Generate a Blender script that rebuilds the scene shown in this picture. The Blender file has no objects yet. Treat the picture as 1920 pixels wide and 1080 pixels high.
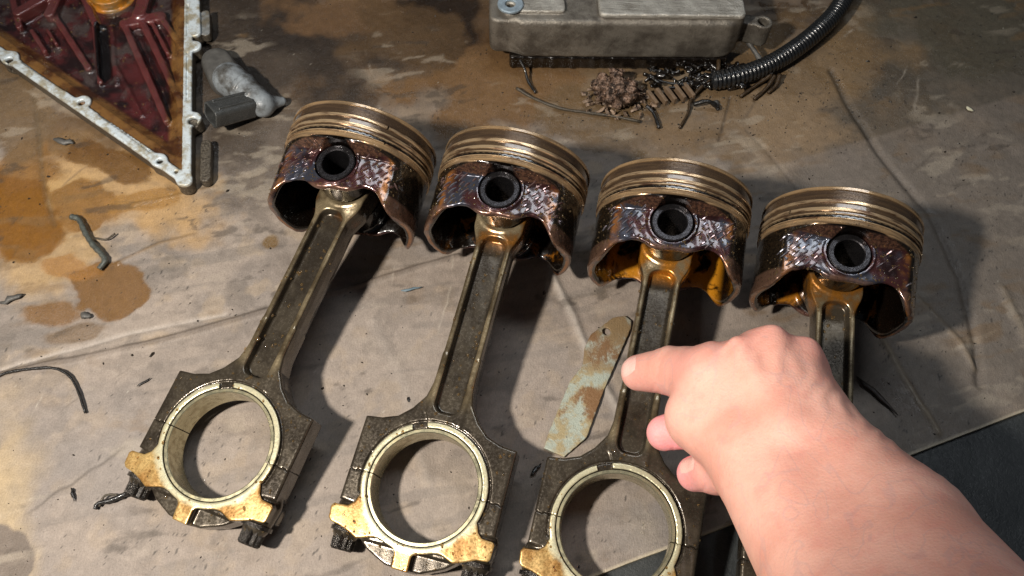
import bpy, bmesh, math, random
import numpy as np
from mathutils import Matrix, Vector
C = bpy.context.scene.collection
S = 0.001                                    # everything below is written in millimetres
random.seed(7); RNG = np.random.default_rng(7)

# ------------------------------------------------------------------ camera
CZ, PITCH, ROLL, FPX = 414.41, 0.53539, 0.0482, 1598.09
_c, _s = math.cos(PITCH), math.sin(PITCH)
FWD = np.array([0, _s, -_c]); UP0 = np.array([0, _c, _s]); RT0 = np.array([1., 0, 0])
RT = RT0*math.cos(ROLL) + UP0*math.sin(ROLL); UP = -RT0*math.sin(ROLL) + UP0*math.cos(ROLL)
def at(px, py, z=0.):                        # point of the place that lies at height z along a sight line
    v = FWD + RT*(px-960)/FPX + UP*(540-py)/FPX
    return np.array([0, 0, CZ]) + v*((z-CZ)/v[2])
cam = bpy.data.cameras.new('camera'); co = bpy.data.objects.new('camera', cam); C.objects.link(co)
co.matrix_world = Matrix([[RT[0], UP[0], -FWD[0], 0], [RT[1], UP[1], -FWD[1], 0], [RT[2], UP[2], -FWD[2], CZ*S], [0, 0, 0, 1]])
cam.sensor_width = 36; cam.lens = FPX/1920*36; cam.clip_start = 0.01; cam.clip_end = 50
bpy.context.scene.camera = co

# ------------------------------------------------------------------ light
sc = bpy.context.scene
w = bpy.data.worlds.new('World'); sc.world = w; w.use_nodes = True
bg = w.node_tree.nodes['Background']; bg.inputs['Color'].default_value = (0.80, 0.86, 1.0, 1); bg.inputs['Strength'].default_value = 0.04
def lamp(kind, name, loc, aim, energy, color, **kw):
    l = bpy.data.lights.new(name, kind); l.energy = energy; l.color = color
    for k, v in kw.items(): setattr(l, k, v)
    o = bpy.data.objects.new(name, l); C.objects.link(o); o.location = Vector(loc)*S
    o.rotation_euler = (Vector(aim)-Vector(loc)).to_track_quat('-Z', 'Y').to_euler(); return o
lamp('SPOT', 'work_lamp', (-318, -50, 545), (-92, 232, 0), 27.0, (1.0, 0.93, 0.84), spot_size=math.radians(66), spot_blend=0.6, shadow_soft_size=0.021)
lamp('AREA', 'overhead_fill', (150, 720, 1600), (60, 250, 0), 6.8, (0.88, 0.94, 1.0), shape='RECTANGLE', size=1.1, size_y=0.16)  # added overhead fill, placed for glints on the rings and panels
sc.view_settings.view_transform = 'Standard'; sc.view_settings.look = 'None'; sc.view_settings.exposure = 0; sc.view_settings.gamma = 1

# ------------------------------------------------------------------ helpers
def link(name, me, mat=None, parent=None):
    o = bpy.data.objects.new(name, me); C.objects.link(o)
    if mat is not None and not me.materials: me.materials.append(mat)
    if parent is not None: o.parent = parent
    return o
def empty(name, loc=(0, 0, 0)):
    o = bpy.data.objects.new(name, None); C.objects.link(o); o.location = Vector(loc)*S; o.empty_display_size = 0.01; return o
def tag(o, label, cat, group=None, kind=None):
    o['label'] = label; o['category'] = cat
    if group: o['group'] = group
    if kind: o['kind'] = kind
    return o
def mesh(name, V, F, smooth=True):
    me = bpy.data.meshes.new(name); V = np.asarray(V, np.float32)*S
    if isinstance(F, np.ndarray):
        n = F.shape[1]
        me.vertices.add(len(V)); me.vertices.foreach_set('co', V.ravel())
        me.loops.add(F.size); me.loops.foreach_set('vertex_index', F.astype(np.int32).ravel())
        me.polygons.add(len(F)); me.polygons.foreach_set('loop_start', np.arange(0, F.size, n, dtype=np.int32))
        me.update(calc_edges=True)
    else:
        me.from_pydata([tuple(map(float, v)) for v in V], [], F); me.update()
    me.polygons.foreach_set('use_smooth', [smooth]*len(me.polygons))
    return me
def join(parts):                              # [(V,F list)] -> V,F
    V = []; F = []; n = 0
    for v, f in parts:
        V += list(v); F += [tuple(i+n for i in q) for q in f]; n += len(v)
    return V, F
def tube(pts, r, n=8, cap=True):
    pts = [np.array(p, float) for p in pts]; rr = r if hasattr(r, '__len__') else [r]*len(pts)
    V = []; F = []; a = None
    for i, p in enumerate(pts):
        t = pts[min(i+1, len(pts)-1)]-pts[max(i-1, 0)]; t = t/(np.linalg.norm(t)+1e-9)
        if a is None:
            a = np.cross(t, [0, 0, 1.]); a = a if np.linalg.norm(a) > .1 else np.cross(t, [0, 1., 0])
        a = a - t*(a@t); a /= np.linalg.norm(a); b = np.cross(t, a)
        for k in range(n):
            g = 2*math.pi*k/n; V.append(p+rr[i]*(a*math.cos(g)+b*math.sin(g)))
    for i in range(len(pts)-1):
        for k in range(n):
            F.append((i*n+k, i*n+(k+1) % n, (i+1)*n+(k+1) % n, (i+1)*n+k))
    if cap: F.append(tuple(range(n))[::-1]); F.append(tuple((len(pts)-1)*n+k for k in range(n)))
    return V, F
def spline(pts, n=8):
    P = [np.array(p, float) for p in pts]; P = [2*P[0]-P[1]]+P+[2*P[-1]-P[-2]]; out = []
    for i in range(1, len(P)-2):
        for k in range(n):
            t = k/n; out.append(.5*((2*P[i])+(P[i+1]-P[i-1])*t+(2*P[i-1]-5*P[i]+4*P[i+1]-P[i+2])*t*t+(3*P[i]-P[i-1]-3*P[i+1]+P[i+2])*t**3))
    out.append(P[-2]); return out
def lathe(prof, n=128, axis='x', closed=True, a0=0, a1=2*math.pi, wob=0):   # prof: [(along, radius)]
    V = []; F = []; m = len(prof); full = abs(a1-a0-2*math.pi) < 1e-6; N = n if full else n+1
    for k in range(N):
        g = a0+(a1-a0)*k/n
        for x, r in prof:
            r = r*(1+wob*math.sin(g*7+x))
            V.append((x, r*math.cos(g), r*math.sin(g)) if axis == 'x' else (r*math.cos(g), r*math.sin(g), x))
    for k in range(n):
        j = (k+1) % N
        for i in range(m if closed else m-1):
            q = (i+1) % m; F.append((k*m+i, k*m+q, j*m+q, j*m+i))
    if not full and closed: F.append(tuple(range(m))); F.append(tuple((N-1)*m+i for i in range(m))[::-1])
    return V, F
# ---- signed distance fields, meshed with surface nets
def smin(a, b, k): h = np.clip(.5+.5*(b-a)/k, 0, 1); return b*(1-h)+a*h-k*h*(1-h)
def smax(a, b, k): return -smin(-a, -b, k)
def sst(x, a, b): t = np.clip((x-a)/(b-a), 0, 1); return t*t*(3-2*t)
def poly2(x, y, pts, r=0.):
    P = np.array(pts, float); d = np.full(x.shape, 1e9); s = np.ones(x.shape)
    for i in range(len(P)):
        a = P[i]; b = P[i-1]; e = b-a; wx = x-a[0]; wy = y-a[1]
        t = np.clip((wx*e[0]+wy*e[1])/(e@e+1e-12), 0, 1); d = np.minimum(d, (wx-e[0]*t)**2+(wy-e[1]*t)**2)
        c1 = y >= a[1]; c2 = y < b[1]; c3 = e[0]*wy > e[1]*wx
        s = np.where((c1 & c2 & c3) | (~c1 & ~c2 & ~c3), -s, s)
    return s*np.sqrt(d)-r
def seg2(x, y, a, b, r):
    e = np.array(b, float)-np.array(a, float); t = np.clip(((x-a[0])*e[0]+(y-a[1])*e[1])/(e@e), 0, 1)
    return np.hypot(x-a[0]-e[0]*t, y-a[1]-e[1]*t)-r
def ext(d2, z, z0, z1, r=.6):
    w = np.abs(z-(z0+z1)/2)-(z1-z0)/2+r; u = d2+r
    return np.minimum(np.maximum(u, w), 0)+np.hypot(np.maximum(u, 0), np.maximum(w, 0))-r
def cone3(x, y, z, a, b, ra, rb):
    a = np.array(a, float); e = np.array(b, float)-a
    t = np.clip(((x-a[0])*e[0]+(y-a[1])*e[1]+(z-a[2])*e[2])/(e@e), 0, 1)
    return np.sqrt((x-a[0]-e[0]*t)**2+(y-a[1]-e[1]*t)**2+(z-a[2]-e[2]*t)**2)-(ra+(rb-ra)*t)
def nets(fn, lo, hi, h, proj=2):
    ax = [np.arange(l, u+h, h) for l, u in zip(lo, hi)]; n = [len(a) for a in ax]
    V = np.empty(n, np.float32)
    for i in range(0, n[0], 32):                                   # slabs keep memory low
        X, Y, Z = np.meshgrid(ax[0][i:i+32], ax[1], ax[2], indexing='ij'); V[i:i+32] = fn(X, Y, Z)
    ins = V < 0
    cnt = sum(ins[i:n[0]-1+i, j:n[1]-1+j, k:n[2]-1+k].astype(np.int8) for i in (0, 1) for j in (0, 1) for k in (0, 1))
    act = (cnt > 0) & (cnt < 8); idx = np.full(act.shape, -1, np.int64); cells = np.argwhere(act); idx[act] = np.arange(len(cells))
    acc = np.zeros((len(cells), 3)); num = np.zeros(len(cells))
    cs = [(i, j, k) for i in (0, 1) for j in (0, 1) for k in (0, 1)]
    for a in range(8):
        for b in range(a+1, 8):
            A = np.array(cs[a]); B = np.array(cs[b])
            if abs(A-B).sum() != 1: continue
            va = V[tuple((cells+A).T)]; vb = V[tuple((cells+B).T)]; m = (va < 0) != (vb < 0)
            t = np.where(m, va/np.where(m, va-vb, 1), 0); acc += np.where(m[:, None], A+(B-A)*t[:, None], 0); num += m
    P = (cells+acc/num[:, None])*h+np.array([a[0] for a in ax])
    e = h*.25
    for _ in range(proj):
        p = P.T; f0 = fn(*p); g = np.stack([(fn(p[0]+e, p[1], p[2])-f0)/e, (fn(p[0], p[1]+e, p[2])-f0)/e, (fn(p[0], p[1], p[2]+e)-f0)/e], -1)
        st = g*(f0/np.maximum((g*g).sum(1), .25))[:, None]; P = P-np.clip(st, -h*.5, h*.5)
    Q = []
    for d in range(3):
        u, v = [(1, 2), (2, 0), (0, 1)][d]
        sl = [slice(1, -1)]*3; sl[d] = slice(0, n[d]-1); s2 = list(sl); s2[d] = slice(1, n[d])
        ch = ins[tuple(sl)] != ins[tuple(s2)]; E = np.argwhere(ch)
        off = np.array([1, 1, 1]); off[d] = 0; E = E+off
        fl = ins[tuple(E.T)]
        def I(du, dv): q = E.copy(); q[:, u] -= du; q[:, v] -= dv; return idx[tuple(q.T)]
        q = np.stack([I(0, 0), I(1, 0), I(1, 1), I(0, 1)], -1); q[~fl] = q[~fl][:, ::-1]; Q.append(q)
    return P, np.concatenate(Q)
# ---- numpy value noise (for laying out stains and dents on the cardboard)
def vnoise(x, y, s, seed):
    r = np.random.default_rng(seed).random((256, 256)).astype(np.float32)
    u = x/s+1000; v = y/s+1000; i = np.floor(u).astype(int); j = np.floor(v).astype(int); fu = u-i; fv = v-j
    fu = fu*fu*(3-2*fu); fv = fv*fv*(3-2*fv); g = lambda a, b: r[a & 255, b & 255]
    return (g(i, j)*(1-fu)+g(i+1, j)*fu)*(1-fv)+(g(i, j+1)*(1-fu)+g(i+1, j+1)*fu)*fv
def fbm(x, y, s, seed, o=5):
    t = 0; a = .5
    for k in range(o): t = t+a*vnoise(x+k*17.3, y-k*9.1, s/2**k, seed+k); a *= .5
    return t/(1-.5**o)

# ------------------------------------------------------------------ materials
def srgb(r, g, b): f = lambda c: ((c/255+.055)/1.055)**2.4 if c > 10 else c/255/12.92; return (f(r), f(g), f(b), 1)
class Mat:
    def __init__(s, name):
        s.m = bpy.data.materials.new(name); s.m.use_nodes = True; s.t = s.m.node_tree; s.b = s.t.nodes['Principled BSDF']; s.tc = s.n('ShaderNodeTexCoord')
    def n(s, typ, **kw):
        q = s.t.nodes.new(typ)
        for k, v in kw.items(): setattr(q, k, v)
        return q
    def put(s, node, i, v):
        if v is None: return
        if isinstance(v, bpy.types.NodeSocket): s.t.links.new(v, node.inputs[i])
        else: node.inputs[i].default_value = v
    def coord(s, scale=(1, 1, 1), rnd=False, kind='Object'):
        mp = s.n('ShaderNodeMapping'); s.put(mp, 'Vector', s.tc.outputs[kind]); mp.inputs['Scale'].default_value = [c/S for c in scale]
        if rnd:
            oi = s.n('ShaderNodeObjectInfo'); c = s.n('ShaderNodeCombineXYZ'); k = s.math('MULTIPLY', oi.outputs['Random'], 57.)
            s.put(c, 0, k); s.put(c, 1, k); s.put(mp, 'Location', c.outputs[0])
        return mp.outputs[0]
    def noise(s, v, scale, detail=6, rough=.6, dist=0):
        q = s.n('ShaderNodeTexNoise'); s.put(q, 'Vector', v); s.put(q, 'Scale', scale); s.put(q, 'Detail', detail); s.put(q, 'Roughness', rough); s.put(q, 'Distortion', dist); return q.outputs[0]
    def math(s, op, a, b=None, c=None, clamp=False):
        q = s.n('ShaderNodeMath', operation=op); q.use_clamp = clamp; s.put(q, 0, a); s.put(q, 1, b); s.put(q, 2, c); return q.outputs[0]
    def step(s, v, a, b, lo=0., hi=1.):
        q = s.n('ShaderNodeMapRange'); q.interpolation_type = 'SMOOTHSTEP'; s.put(q, 0, v); s.put(q, 1, a); s.put(q, 2, b); s.put(q, 3, lo); s.put(q, 4, hi); return q.outputs[0]
    def mix(s, f, a, b):
        q = s.n('ShaderNodeMix', data_type='RGBA'); s.put(q, 0, f); s.put(q, 6, a); s.put(q, 7, b); return q.outputs[2]
    def xyz(s, v): q = s.n('ShaderNodeSeparateXYZ'); s.put(q, 0, v); return q.outputs
    def bump(s, h, dist, strength=1., normal=None):
        q = s.n('ShaderNodeBump'); s.put(q, 'Height', h); s.put(q, 'Distance', dist*S); s.put(q, 'Strength', strength)
        if normal is not None: s.put(q, 'Normal', normal)
        return q.outputs[0]
    def out(s, col=None, rough=None, metal=None, normal=None, **kw):
        for k, v in (('Base Color', col), ('Roughness', rough), ('Metallic', metal), ('Normal', normal)): s.put(s.b, k, v)
        for k, v in kw.items(): s.put(s.b, k, v)
        return s.m
def simple(name, col, rough=.5, metal=0., var=.35, nscale=.12, bump=.15, col2=None, coat=0., spec=None):
    M = Mat(name); v = M.coord(rnd=True); n = M.noise(v, nscale, 8, .65); n2 = M.noise(v, nscale*6, 6, .7)
    c2 = col2 or tuple(c*(1-var) for c in col[:3])+(1,)
    c = M.mix(M.step(n, .35, .65), col, c2); r = M.step(n2, .3, .7, max(rough-.12, .04), min(rough+.15, 1))
    return M.out(c, r, metal, M.bump(n2, bump), **({'Coat Weight': coat, 'Coat Roughness': .08} if coat else {}))
#BODY

# ------------------------------------------------------------------ floor and cardboard
def project(p):
    q = p-np.array([0, 0, CZ]); z = q@FWD; return 960+FPX*(q@RT)/z, 540-FPX*(q@UP)/z
M = Mat('dark_floor'); v = M.coord(); n = M.noise(v, .02, 8, .6); n2 = M.noise(v, .6, 6, .7)
MAT_FLOOR = M.out(M.mix(M.step(n, .35, .7), srgb(54, 57, 57), srgb(34, 37, 38)), M.step(n2, .3, .7, .35, .6), 0, M.bump(M.math('ADD', n, M.math('MULTIPLY', n2, .15)), 2.0))
V, F = [(-3000, -2500, -4), (3000, -2500, -4), (3000, 4000, -4), (-3000, 4000, -4)], [(0, 1, 2, 3)]
f = link('floor', mesh('floor', V, F, False), MAT_FLOOR); f['kind'] = 'structure'

EA, EB = at(1151, 1066)[:2], at(1700, 855)[:2]                       # the straight cut edge of the cardboard
eslope = (EB[1]-EA[1])/(EB[0]-EA[0])
def edge_y(x): return EA[1]+(x-EA[0])*eslope
H = .85; xs = np.arange(-430, 440, H); ts = np.concatenate([[0, 0, 0], np.arange(.15, 640, H)])
X, T = np.meshgrid(xs, ts, indexing='ij')
Y = edge_y(X)+T + .8*(fbm(X, X*0, 22, 91)-.5)*np.exp(-T/8)
def pdist(pts, X, Y):
    P = [at(*p)[:2] for p in pts]; d = np.full(X.shape, 1e9); sgn = np.zeros(X.shape)
    for a, b in zip(P[:-1], P[1:]):
        e = b-a; t = np.clip(((X-a[0])*e[0]+(Y-a[1])*e[1])/(e@e), 0, 1); dx = X-a[0]-e[0]*t; dy = Y-a[1]-e[1]*t
        q = np.hypot(dx, dy); m = q < d; d = np.where(m, q, d); sgn = np.where(m, np.sign(e[0]*dy-e[1]*dx), sgn)
    return d, sgn
wx = (fbm(X, Y, 30, 3)-.5); wy = (fbm(X, Y, 30, 13)-.5); w2 = fbm(X, Y, 9, 23)-.5
Zg = .9*(fbm(X, Y, 90, 5, 3)-.5)+.25*(fbm(X, Y, 14, 6, 4)-.5)
lin = lambda c: np.array(srgb(*c)[:3])
n1 = fbm(X, Y, 60, 31); n2 = fbm(X, Y, 12, 41); n3 = fbm(X, Y, 3.5, 51, 3); st = fbm(X*.25+Y*.1, Y*2.2-X*.5, 14, 61)
col = lin((152, 139, 127))*np.ones(X.shape+(3,)); oil = np.zeros(X.shape)
def blend(c, a): global col; a = np.clip(a, 0, 1)[..., None]; col = col*(1-a)+lin(c)*a
blend((120, 112, 106), sst(n1, .45, .62)*.55); blend((165, 146, 122), sst(n2, .55, .7)*.45); blend((104, 98, 92), sst(st, .56, .66)*.4)
PX, PY = project(np.stack([X, Y, 0*X], -1))
def blob(px, py, rx, ry, rot, c, a, wet=0., hard=.3, wob=1.):
    global oil
    s = 4.0; dx = PX-px+wx*rx*1.5*wob+w2*14; dy = PY-py+wy*ry*1.5*wob-w2*14; r = math.radians(rot)
    u = (dx*math.cos(r)+dy*math.sin(r))/rx; v = (-dx*math.sin(r)+dy*math.cos(r))/ry
    m = sst(np.hypot(u, v)+(n2-.5)*.5, 1+hard, 1-hard); blend(c, m*a); oil = np.maximum(oil, m*wet)
blend((94, 76, 56), sst(PY, 340, 120)*.8)
mo = sst(fbm(X+Y*.3+wx*30, Y+wy*30, 30, 201), .47, .52)*sst(PY, 380, 120)*sst(PX, 300, 520); blend((72, 55, 38), mo*.8); oil = np.maximum(oil, mo*.4)
mo = sst(fbm(X, Y, 17, 211), .60, .66); blend((96, 88, 80), mo*.35)
mo = sst(fbm(X*1.0+Y*.6, Y*1.6-X*.6, 11, 221), .62, .68)*sst(PY, 700, 0); blend((62, 52, 42), mo*.6)
blob(1780, 420, 330, 560, 0, (88, 82, 72), .8, .2, .5)  # right side darkened in the tint to carry the dimmer light there
blob(1250, 150, 480, 120, 8, (128, 105, 76), .7, .25, .4)
blob(860, 120, 250, 120, 15, (116, 88, 58), .85, .5, .25)
blob(1090, 230, 120, 60, 10, (104, 86, 62), .6, .5, .25)
blob(950, 60, 300, 60, 0, (88, 66, 44), .6, .6, .3)
blob(620, 60, 160, 110, 0, (96, 82, 68), .8, .4, .3)
blob(560, 30, 60, 90, 20, (60, 50, 42), .8, .5, .4)
blob(840, 30, 80, 70, 25, (30, 24, 20), .9, .6, .25)  # shadow left of the housing, painted into the tint
blob(500, 70, 190, 150, 10, (48, 42, 37), .85, .4, .3)
blob(640, 20, 120, 40, 0, (120, 92, 64), .6, .3, .25)
blob(440, 250, 60, 60, 0, (52, 46, 41), .8, .4, .3)
blob(760, 60, 120, 60, 10, (84, 66, 46), .8, .5, .25)
blob(470, 250, 110, 130, 0, (88, 78, 68), .6, .3, .4)
blob(170, 330, 200, 90, 10, (178, 142, 92), .8, .15, .3)
blob(80, 450, 110, 120, 20, (184, 150, 98), .6, .2, .3)
blob(20, 400, 95, 85, 30, (118, 78, 26), .95, .9, .14)
blob(60, 300, 80, 60, 0, (120, 84, 44), .8, .7, .2)
blob(150, 240, 90, 50, 20, (104, 82, 58), .8, .6, .25)
blob(30, 200, 60, 110, 0, (112, 92, 68), .8, .4, .25)
blob(210, 300, 70, 30, 20, (98, 68, 34), .85, .8, .15)
blob(160, 390, 60, 45, 0, (120, 84, 42), .8, .6, .1)
blob(250, 375, 70, 22, -8, (150, 112, 62), .8, .5, .2)
blob(215, 540, 78, 48, 0, (116, 86, 52), .95, .7, .08)
blob(95, 590, 50, 22, 0, (120, 88, 52), .8, .5, .2)
blob(130, 505, 60, 24, 10, (146, 104, 56), .7, .5, .2)
blob(150, 625, 60, 16, -14, (108, 86, 60), .6, .4, .2)
blob(45, 860, 45, 60, 10, (188, 160, 112), .5, 0, .5)
blob(15, 970, 45, 200, 10, (190, 164, 116), .7, 0, .5)
blob(210, 860, 120, 110, 0, (128, 122, 118), .7, 0, .5)
blob(508, 452, 17, 12, -20, (116, 92, 58), .85, .4, .2, .3)
blob(5, 1050, 50, 62, 0, (78, 66, 56), .95, .1, .06, .1)  # rounded phone-corner shadow painted into the tint
blob(1820, 60, 160, 70, 10, (84, 80, 66), .5, .5, .4)
blob(1650, 200, 70, 60, 0, (84, 80, 74), .5, .3, .4)
blob(1690, 740, 60, 26, 25, (70, 58, 48), .75, .3, .25)
blob(1250, 1000, 90, 60, 0, (112, 112, 114), .5, .2, .5)
blob(1590, 90, 60, 90, 0, (130, 106, 76), .6, .2, .5)
blob(1500, 230, 90, 60, 0, (150, 126, 98), .6, .1, .5)
rsx = np.random.default_rng(55)
creases = [([(-200, 742), (0, 700), (290, 640), (430, 600), (620, 548), (860, 478)], 1.5, 1.3, (96, 84, 74), .75),
 ([(-200, 735), (0, 690), (250, 622), (420, 588)], 1.2, -.5, (176, 166, 156), .6),
 ([(220, 490), (300, 455), (360, 440)], 1.2, .5, (120, 96, 66), .6),
 ([(1560, 130), (1590, 190), (1650, 285), (1745, 400), (1800, 520), (1830, 640), (1838, 720)], 2.4, -1.3, (70, 64, 56), .75),
 ([(1655, 640), (1700, 715), (1760, 812)], 1.6, 1.1, (168, 150, 118), .5),
 ([(1720, 560), (1800, 640), (1830, 690)], 1.8, .8, (138, 120, 92), .5),
 ([(1040, 520), (1075, 590), (1100, 655), (1155, 760), (1170, 830)], 2.2, 1.1, (186, 178, 168), .6),
 ([(1370, 180), (1350, 260)], 1.0, -.6, (70, 60, 50), .6), ([(1880, 540), (1960, 700)], 3, .9, (150, 132, 104), .4),
 ([(60, 180), (80, 330), (100, 420)], 1.6, -.6, (96, 82, 62), .5), ([(250, 380), (400, 350)], 1.2, .5, (120, 96, 66), .4),
 ([(1550, 420), (1480, 330), (1400, 240)], 1.3, -.3, (104, 94, 84), .3), ([(700, 600), (760, 720), (800, 900)], 3, .4, (170, 160, 150), .3)]
for pts, wd, hgt, c, a in creases:
    d, sg = pdist(pts, X+wx*3, Y+wy*3); g = np.exp(-(d/wd)**2); Zg += 1.5*hgt*g*(.6+.8*n2); blend(c, g*a*(.5+n2))
d, sg = pdist([(-400, 790), (0, 700), (290, 640), (430, 600), (620, 548), (860, 478), (1300, 350), (2400, 30)], X, Y)
blend((140, 128, 118), sst(-d*sg, 0, 3)*.35)
speck = sst(vnoise(X, Y, 1.7, 77)+(fbm(X, Y, 40, 78)-.5)*.22, .955, .99); blend((50, 46, 42), speck*.8)
blend((196, 190, 176), sst(vnoise(X+9, Y, 2.1, 79), .985, .999)*.5)
for sd_, ss, lo1, cc_, aa in ((301, 9, .74, (70, 62, 54), .6), (311, 12, .70, (176, 164, 146), .35), (321, 14, .68, (116, 92, 62), .5)):
    reg = sst(fbm(X, Y, 70, sd_+5, 3), .42, .62)
    blend(cc_, sst(fbm(X*.45+Y*.35+wx*20, Y*1.3-X*.35+wy*14, ss, sd_, 5), lo1-.09, lo1+.03)*aa*reg)
for q in range(46):                                  # scuffs and scratches
    a_ = rsx.uniform(-300, 330), rsx.uniform(90, 520); an_ = rsx.normal(1.0, .5); ln_ = rsx.uniform(5, 34); u_ = (X-a_[0])*math.cos(an_)+(Y-a_[1])*math.sin(an_); v_ = -(X-a_[0])*math.sin(an_)+(Y-a_[1])*math.cos(an_)+w2*3+wx*6
    m_ = np.exp(-(v_/rsx.uniform(.35, 1.2))**2)*sst(np.abs(u_), ln_, ln_*.5)*sst(n2+.3*n3, .4, .75); dk = rsx.random() < .6; blend((74, 66, 58) if dk else (178, 168, 154), m_*rsx.uniform(.25, .6)); Zg += m_*(-.25 if dk else .15)
blend((196, 184, 160), sst(T, 1.6, .6)*.8)
col *= (.79+.28*n3)[..., None]
Zg = Zg-1.0-.3*sst(T, 12, 0); Zg[:, 0] = -3.9; Zg[:, 1] = -3.0; T0 = T[:, :3]; Y[:, 0] -= .1
V = np.stack([X, Y, Zg], -1).reshape(-1, 3); nx, ny = X.shape
I = np.arange(nx*ny).reshape(nx, ny); F = np.stack([I[:-1, :-1], I[1:, :-1], I[1:, 1:], I[:-1, 1:]], -1).reshape(-1, 4)
me = mesh('cardboard_sheet', V, F)
ca = me.attributes.new('tint', 'FLOAT_COLOR', 'POINT'); ca.data.foreach_set('color', np.concatenate([col, oil[..., None]], -1).reshape(-1).astype(np.float32))
M = Mat('oil_stained_cardboard'); A = M.n('ShaderNodeAttribute', attribute_name='tint'); v = M.coord()
fine = M.noise(v, 1.1, 6, .7); fib = M.noise(M.coord((2.2, .35, 1)), .9, 5, .6); med = M.noise(v, .22, 5, .6); oilv = A.outputs['Alpha']
hs = M.n('ShaderNodeHueSaturation'); M.put(hs, 'Color', A.outputs['Color']); M.put(hs, 'Value', M.math('ADD', M.math('MULTIPLY', fine, .75), M.math('ADD', M.math('MULTIPLY', fib, .5), .375)))
hgt = M.math('ADD', M.math('MULTIPLY', fine, .4), M.math('ADD', M.math('MULTIPLY', fib, .25), M.math('MULTIPLY', med, .6)))
dots = M.step(M.noise(v, .9, 2, .5), .68, .74)
oilv2 = M.math('MULTIPLY', M.step(M.math('ADD', oilv, M.math('MULTIPLY', med, .6)), .35, .8), 1.0)
rough = M.mix(oilv2, (.62, .62, .62, 1), (.13, .13, .13, 1)); rough = M.mix(dots, rough, (.1, .1, .1, 1))
MAT_CARD = M.out(hs.outputs[0], rough, 0, M.bump(hgt, .75))
cb = link('cardboard_sheet', me, MAT_CARD); tag(cb, 'large grey-brown cardboard sheet with amber oil stains that everything lies on', 'cardboard')

# ------------------------------------------------------------------ pistons with connecting rods
L, LC = 136.83, 27.2
CRN, BELT = LC, 9.0
BORE = 23.4
DIRT = srgb(96, 86, 66)
# materials
M = Mat('rod_steel'); P = M.xyz(M.tc.outputs['Object']); v = M.coord(rnd=True)
zz = M.math('MULTIPLY', P[2], 1/S); xx = M.math('MULTIPLY', P[0], 1/S); yy = M.math('MULTIPLY', P[1], 1/S)
rad = M.math('SQRT', M.math('ADD', M.math('MULTIPLY', xx, xx), M.math('MULTIPLY', yy, yy)))
n = M.noise(v, .09, 7, .6); nf = M.noise(v, .8, 7, .7); nd = M.noise(v, 2.6, 3, .6)
oi = M.n('ShaderNodeAttribute', attribute_name='amber', attribute_type='OBJECT').outputs['Fac']
forged = M.mix(M.step(n, .38, .62), srgb(82, 74, 62), srgb(60, 53, 44))
flange = M.mix(M.step(M.math('ADD', n, M.math('MULTIPLY', nf, .3)), .5, .75), srgb(154, 138, 108), srgb(92, 79, 58))
mf = M.math('MULTIPLY', M.step(zz, 6.9, 7.5), M.step(xx, 33, 42)); c = M.mix(M.math('MULTIPLY', mf, .85), forged, flange)
sm = M.math('MULTIPLY', M.step(xx, 113, 121), M.step(M.math('ADD', n, M.math('MULTIPLY', oi, .6)), .5, .72)); c = M.mix(sm, c, M.mix(M.math('MULTIPLY', oi, 3.4, clamp=True), srgb(98, 68, 40), srgb(182, 118, 36)))
mach = M.mix(M.step(nf, .4, .65), srgb(208, 202, 170), srgb(176, 170, 138)); lob = M.mix(M.step(n, .35, .65), srgb(184, 154, 98), srgb(146, 106, 52))
mach = M.mix(M.math('MULTIPLY', M.step(M.math('ADD', rad, M.math('MULTIPLY', n, 8)), 30.5, 33.5), M.step(xx, 6, -4)), mach, lob)
top = M.math('MULTIPLY', M.step(zz, 8.35, 8.6), M.step(xx, 60, 40)); c = M.mix(top, c, mach)
grime = M.step(M.math('ADD', nf, M.math('MULTIPLY', n, .6)), 1.02, 1.12); c = M.mix(grime, c, srgb(40, 30, 20))
rg = M.math('ADD', M.step(nf, .3, .7, .12, .34), M.math('MULTIPLY', top, .05))
MAT_ROD = M.out(c, rg, M.step(top, 0, 1, .55, .45), M.bump(M.math('ADD', nf, M.math('MULTIPLY', nd, .15)), .08, .8))
M.b.inputs['Coat Weight'].default_value = .35; M.b.inputs['Coat Roughness'].default_value = .07

M = Mat('bearing_metal'); v = M.coord(rnd=True); n = M.noise(v, .3, 6, .6)
MAT_SHELL = M.out(M.mix(M.step(n, .4, .7), srgb(196, 190, 158), srgb(160, 150, 118)), M.step(n, .3, .7, .18, .34), .85, M.bump(n, .05))

M = Mat('piston_aluminium'); v = M.coord(rnd=True); P = M.xyz(M.tc.outputs['Object'])
zz = M.math('MULTIPLY', P[2], 1/S/.96); xx = M.math('MULTIPLY', P[0], 1/S/1.09); yy = M.math('MULTIPLY', P[1], 1/S/.96)
rad = M.math('SQRT', M.math('ADD', M.math('MULTIPLY', zz, zz), M.math('MULTIPLY', yy, yy)))
n = M.noise(v, .08, 6, .6, .6); nf = M.noise(v, .7, 7, .7); patch = M.noise(v, .055, 3, .5)
panel = M.mix(M.step(n, .4, .6), srgb(70, 40, 40), srgb(40, 25, 26)); panel = M.mix(M.step(patch, .44, .56), panel, srgb(58, 60, 70))
panel = M.mix(M.math('MULTIPLY', M.step(M.math('ABSOLUTE', yy), 24, 31), M.step(n, .4, .55)), panel, srgb(150, 96, 44))
az = M.math('ABSOLUTE', zz)
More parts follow.
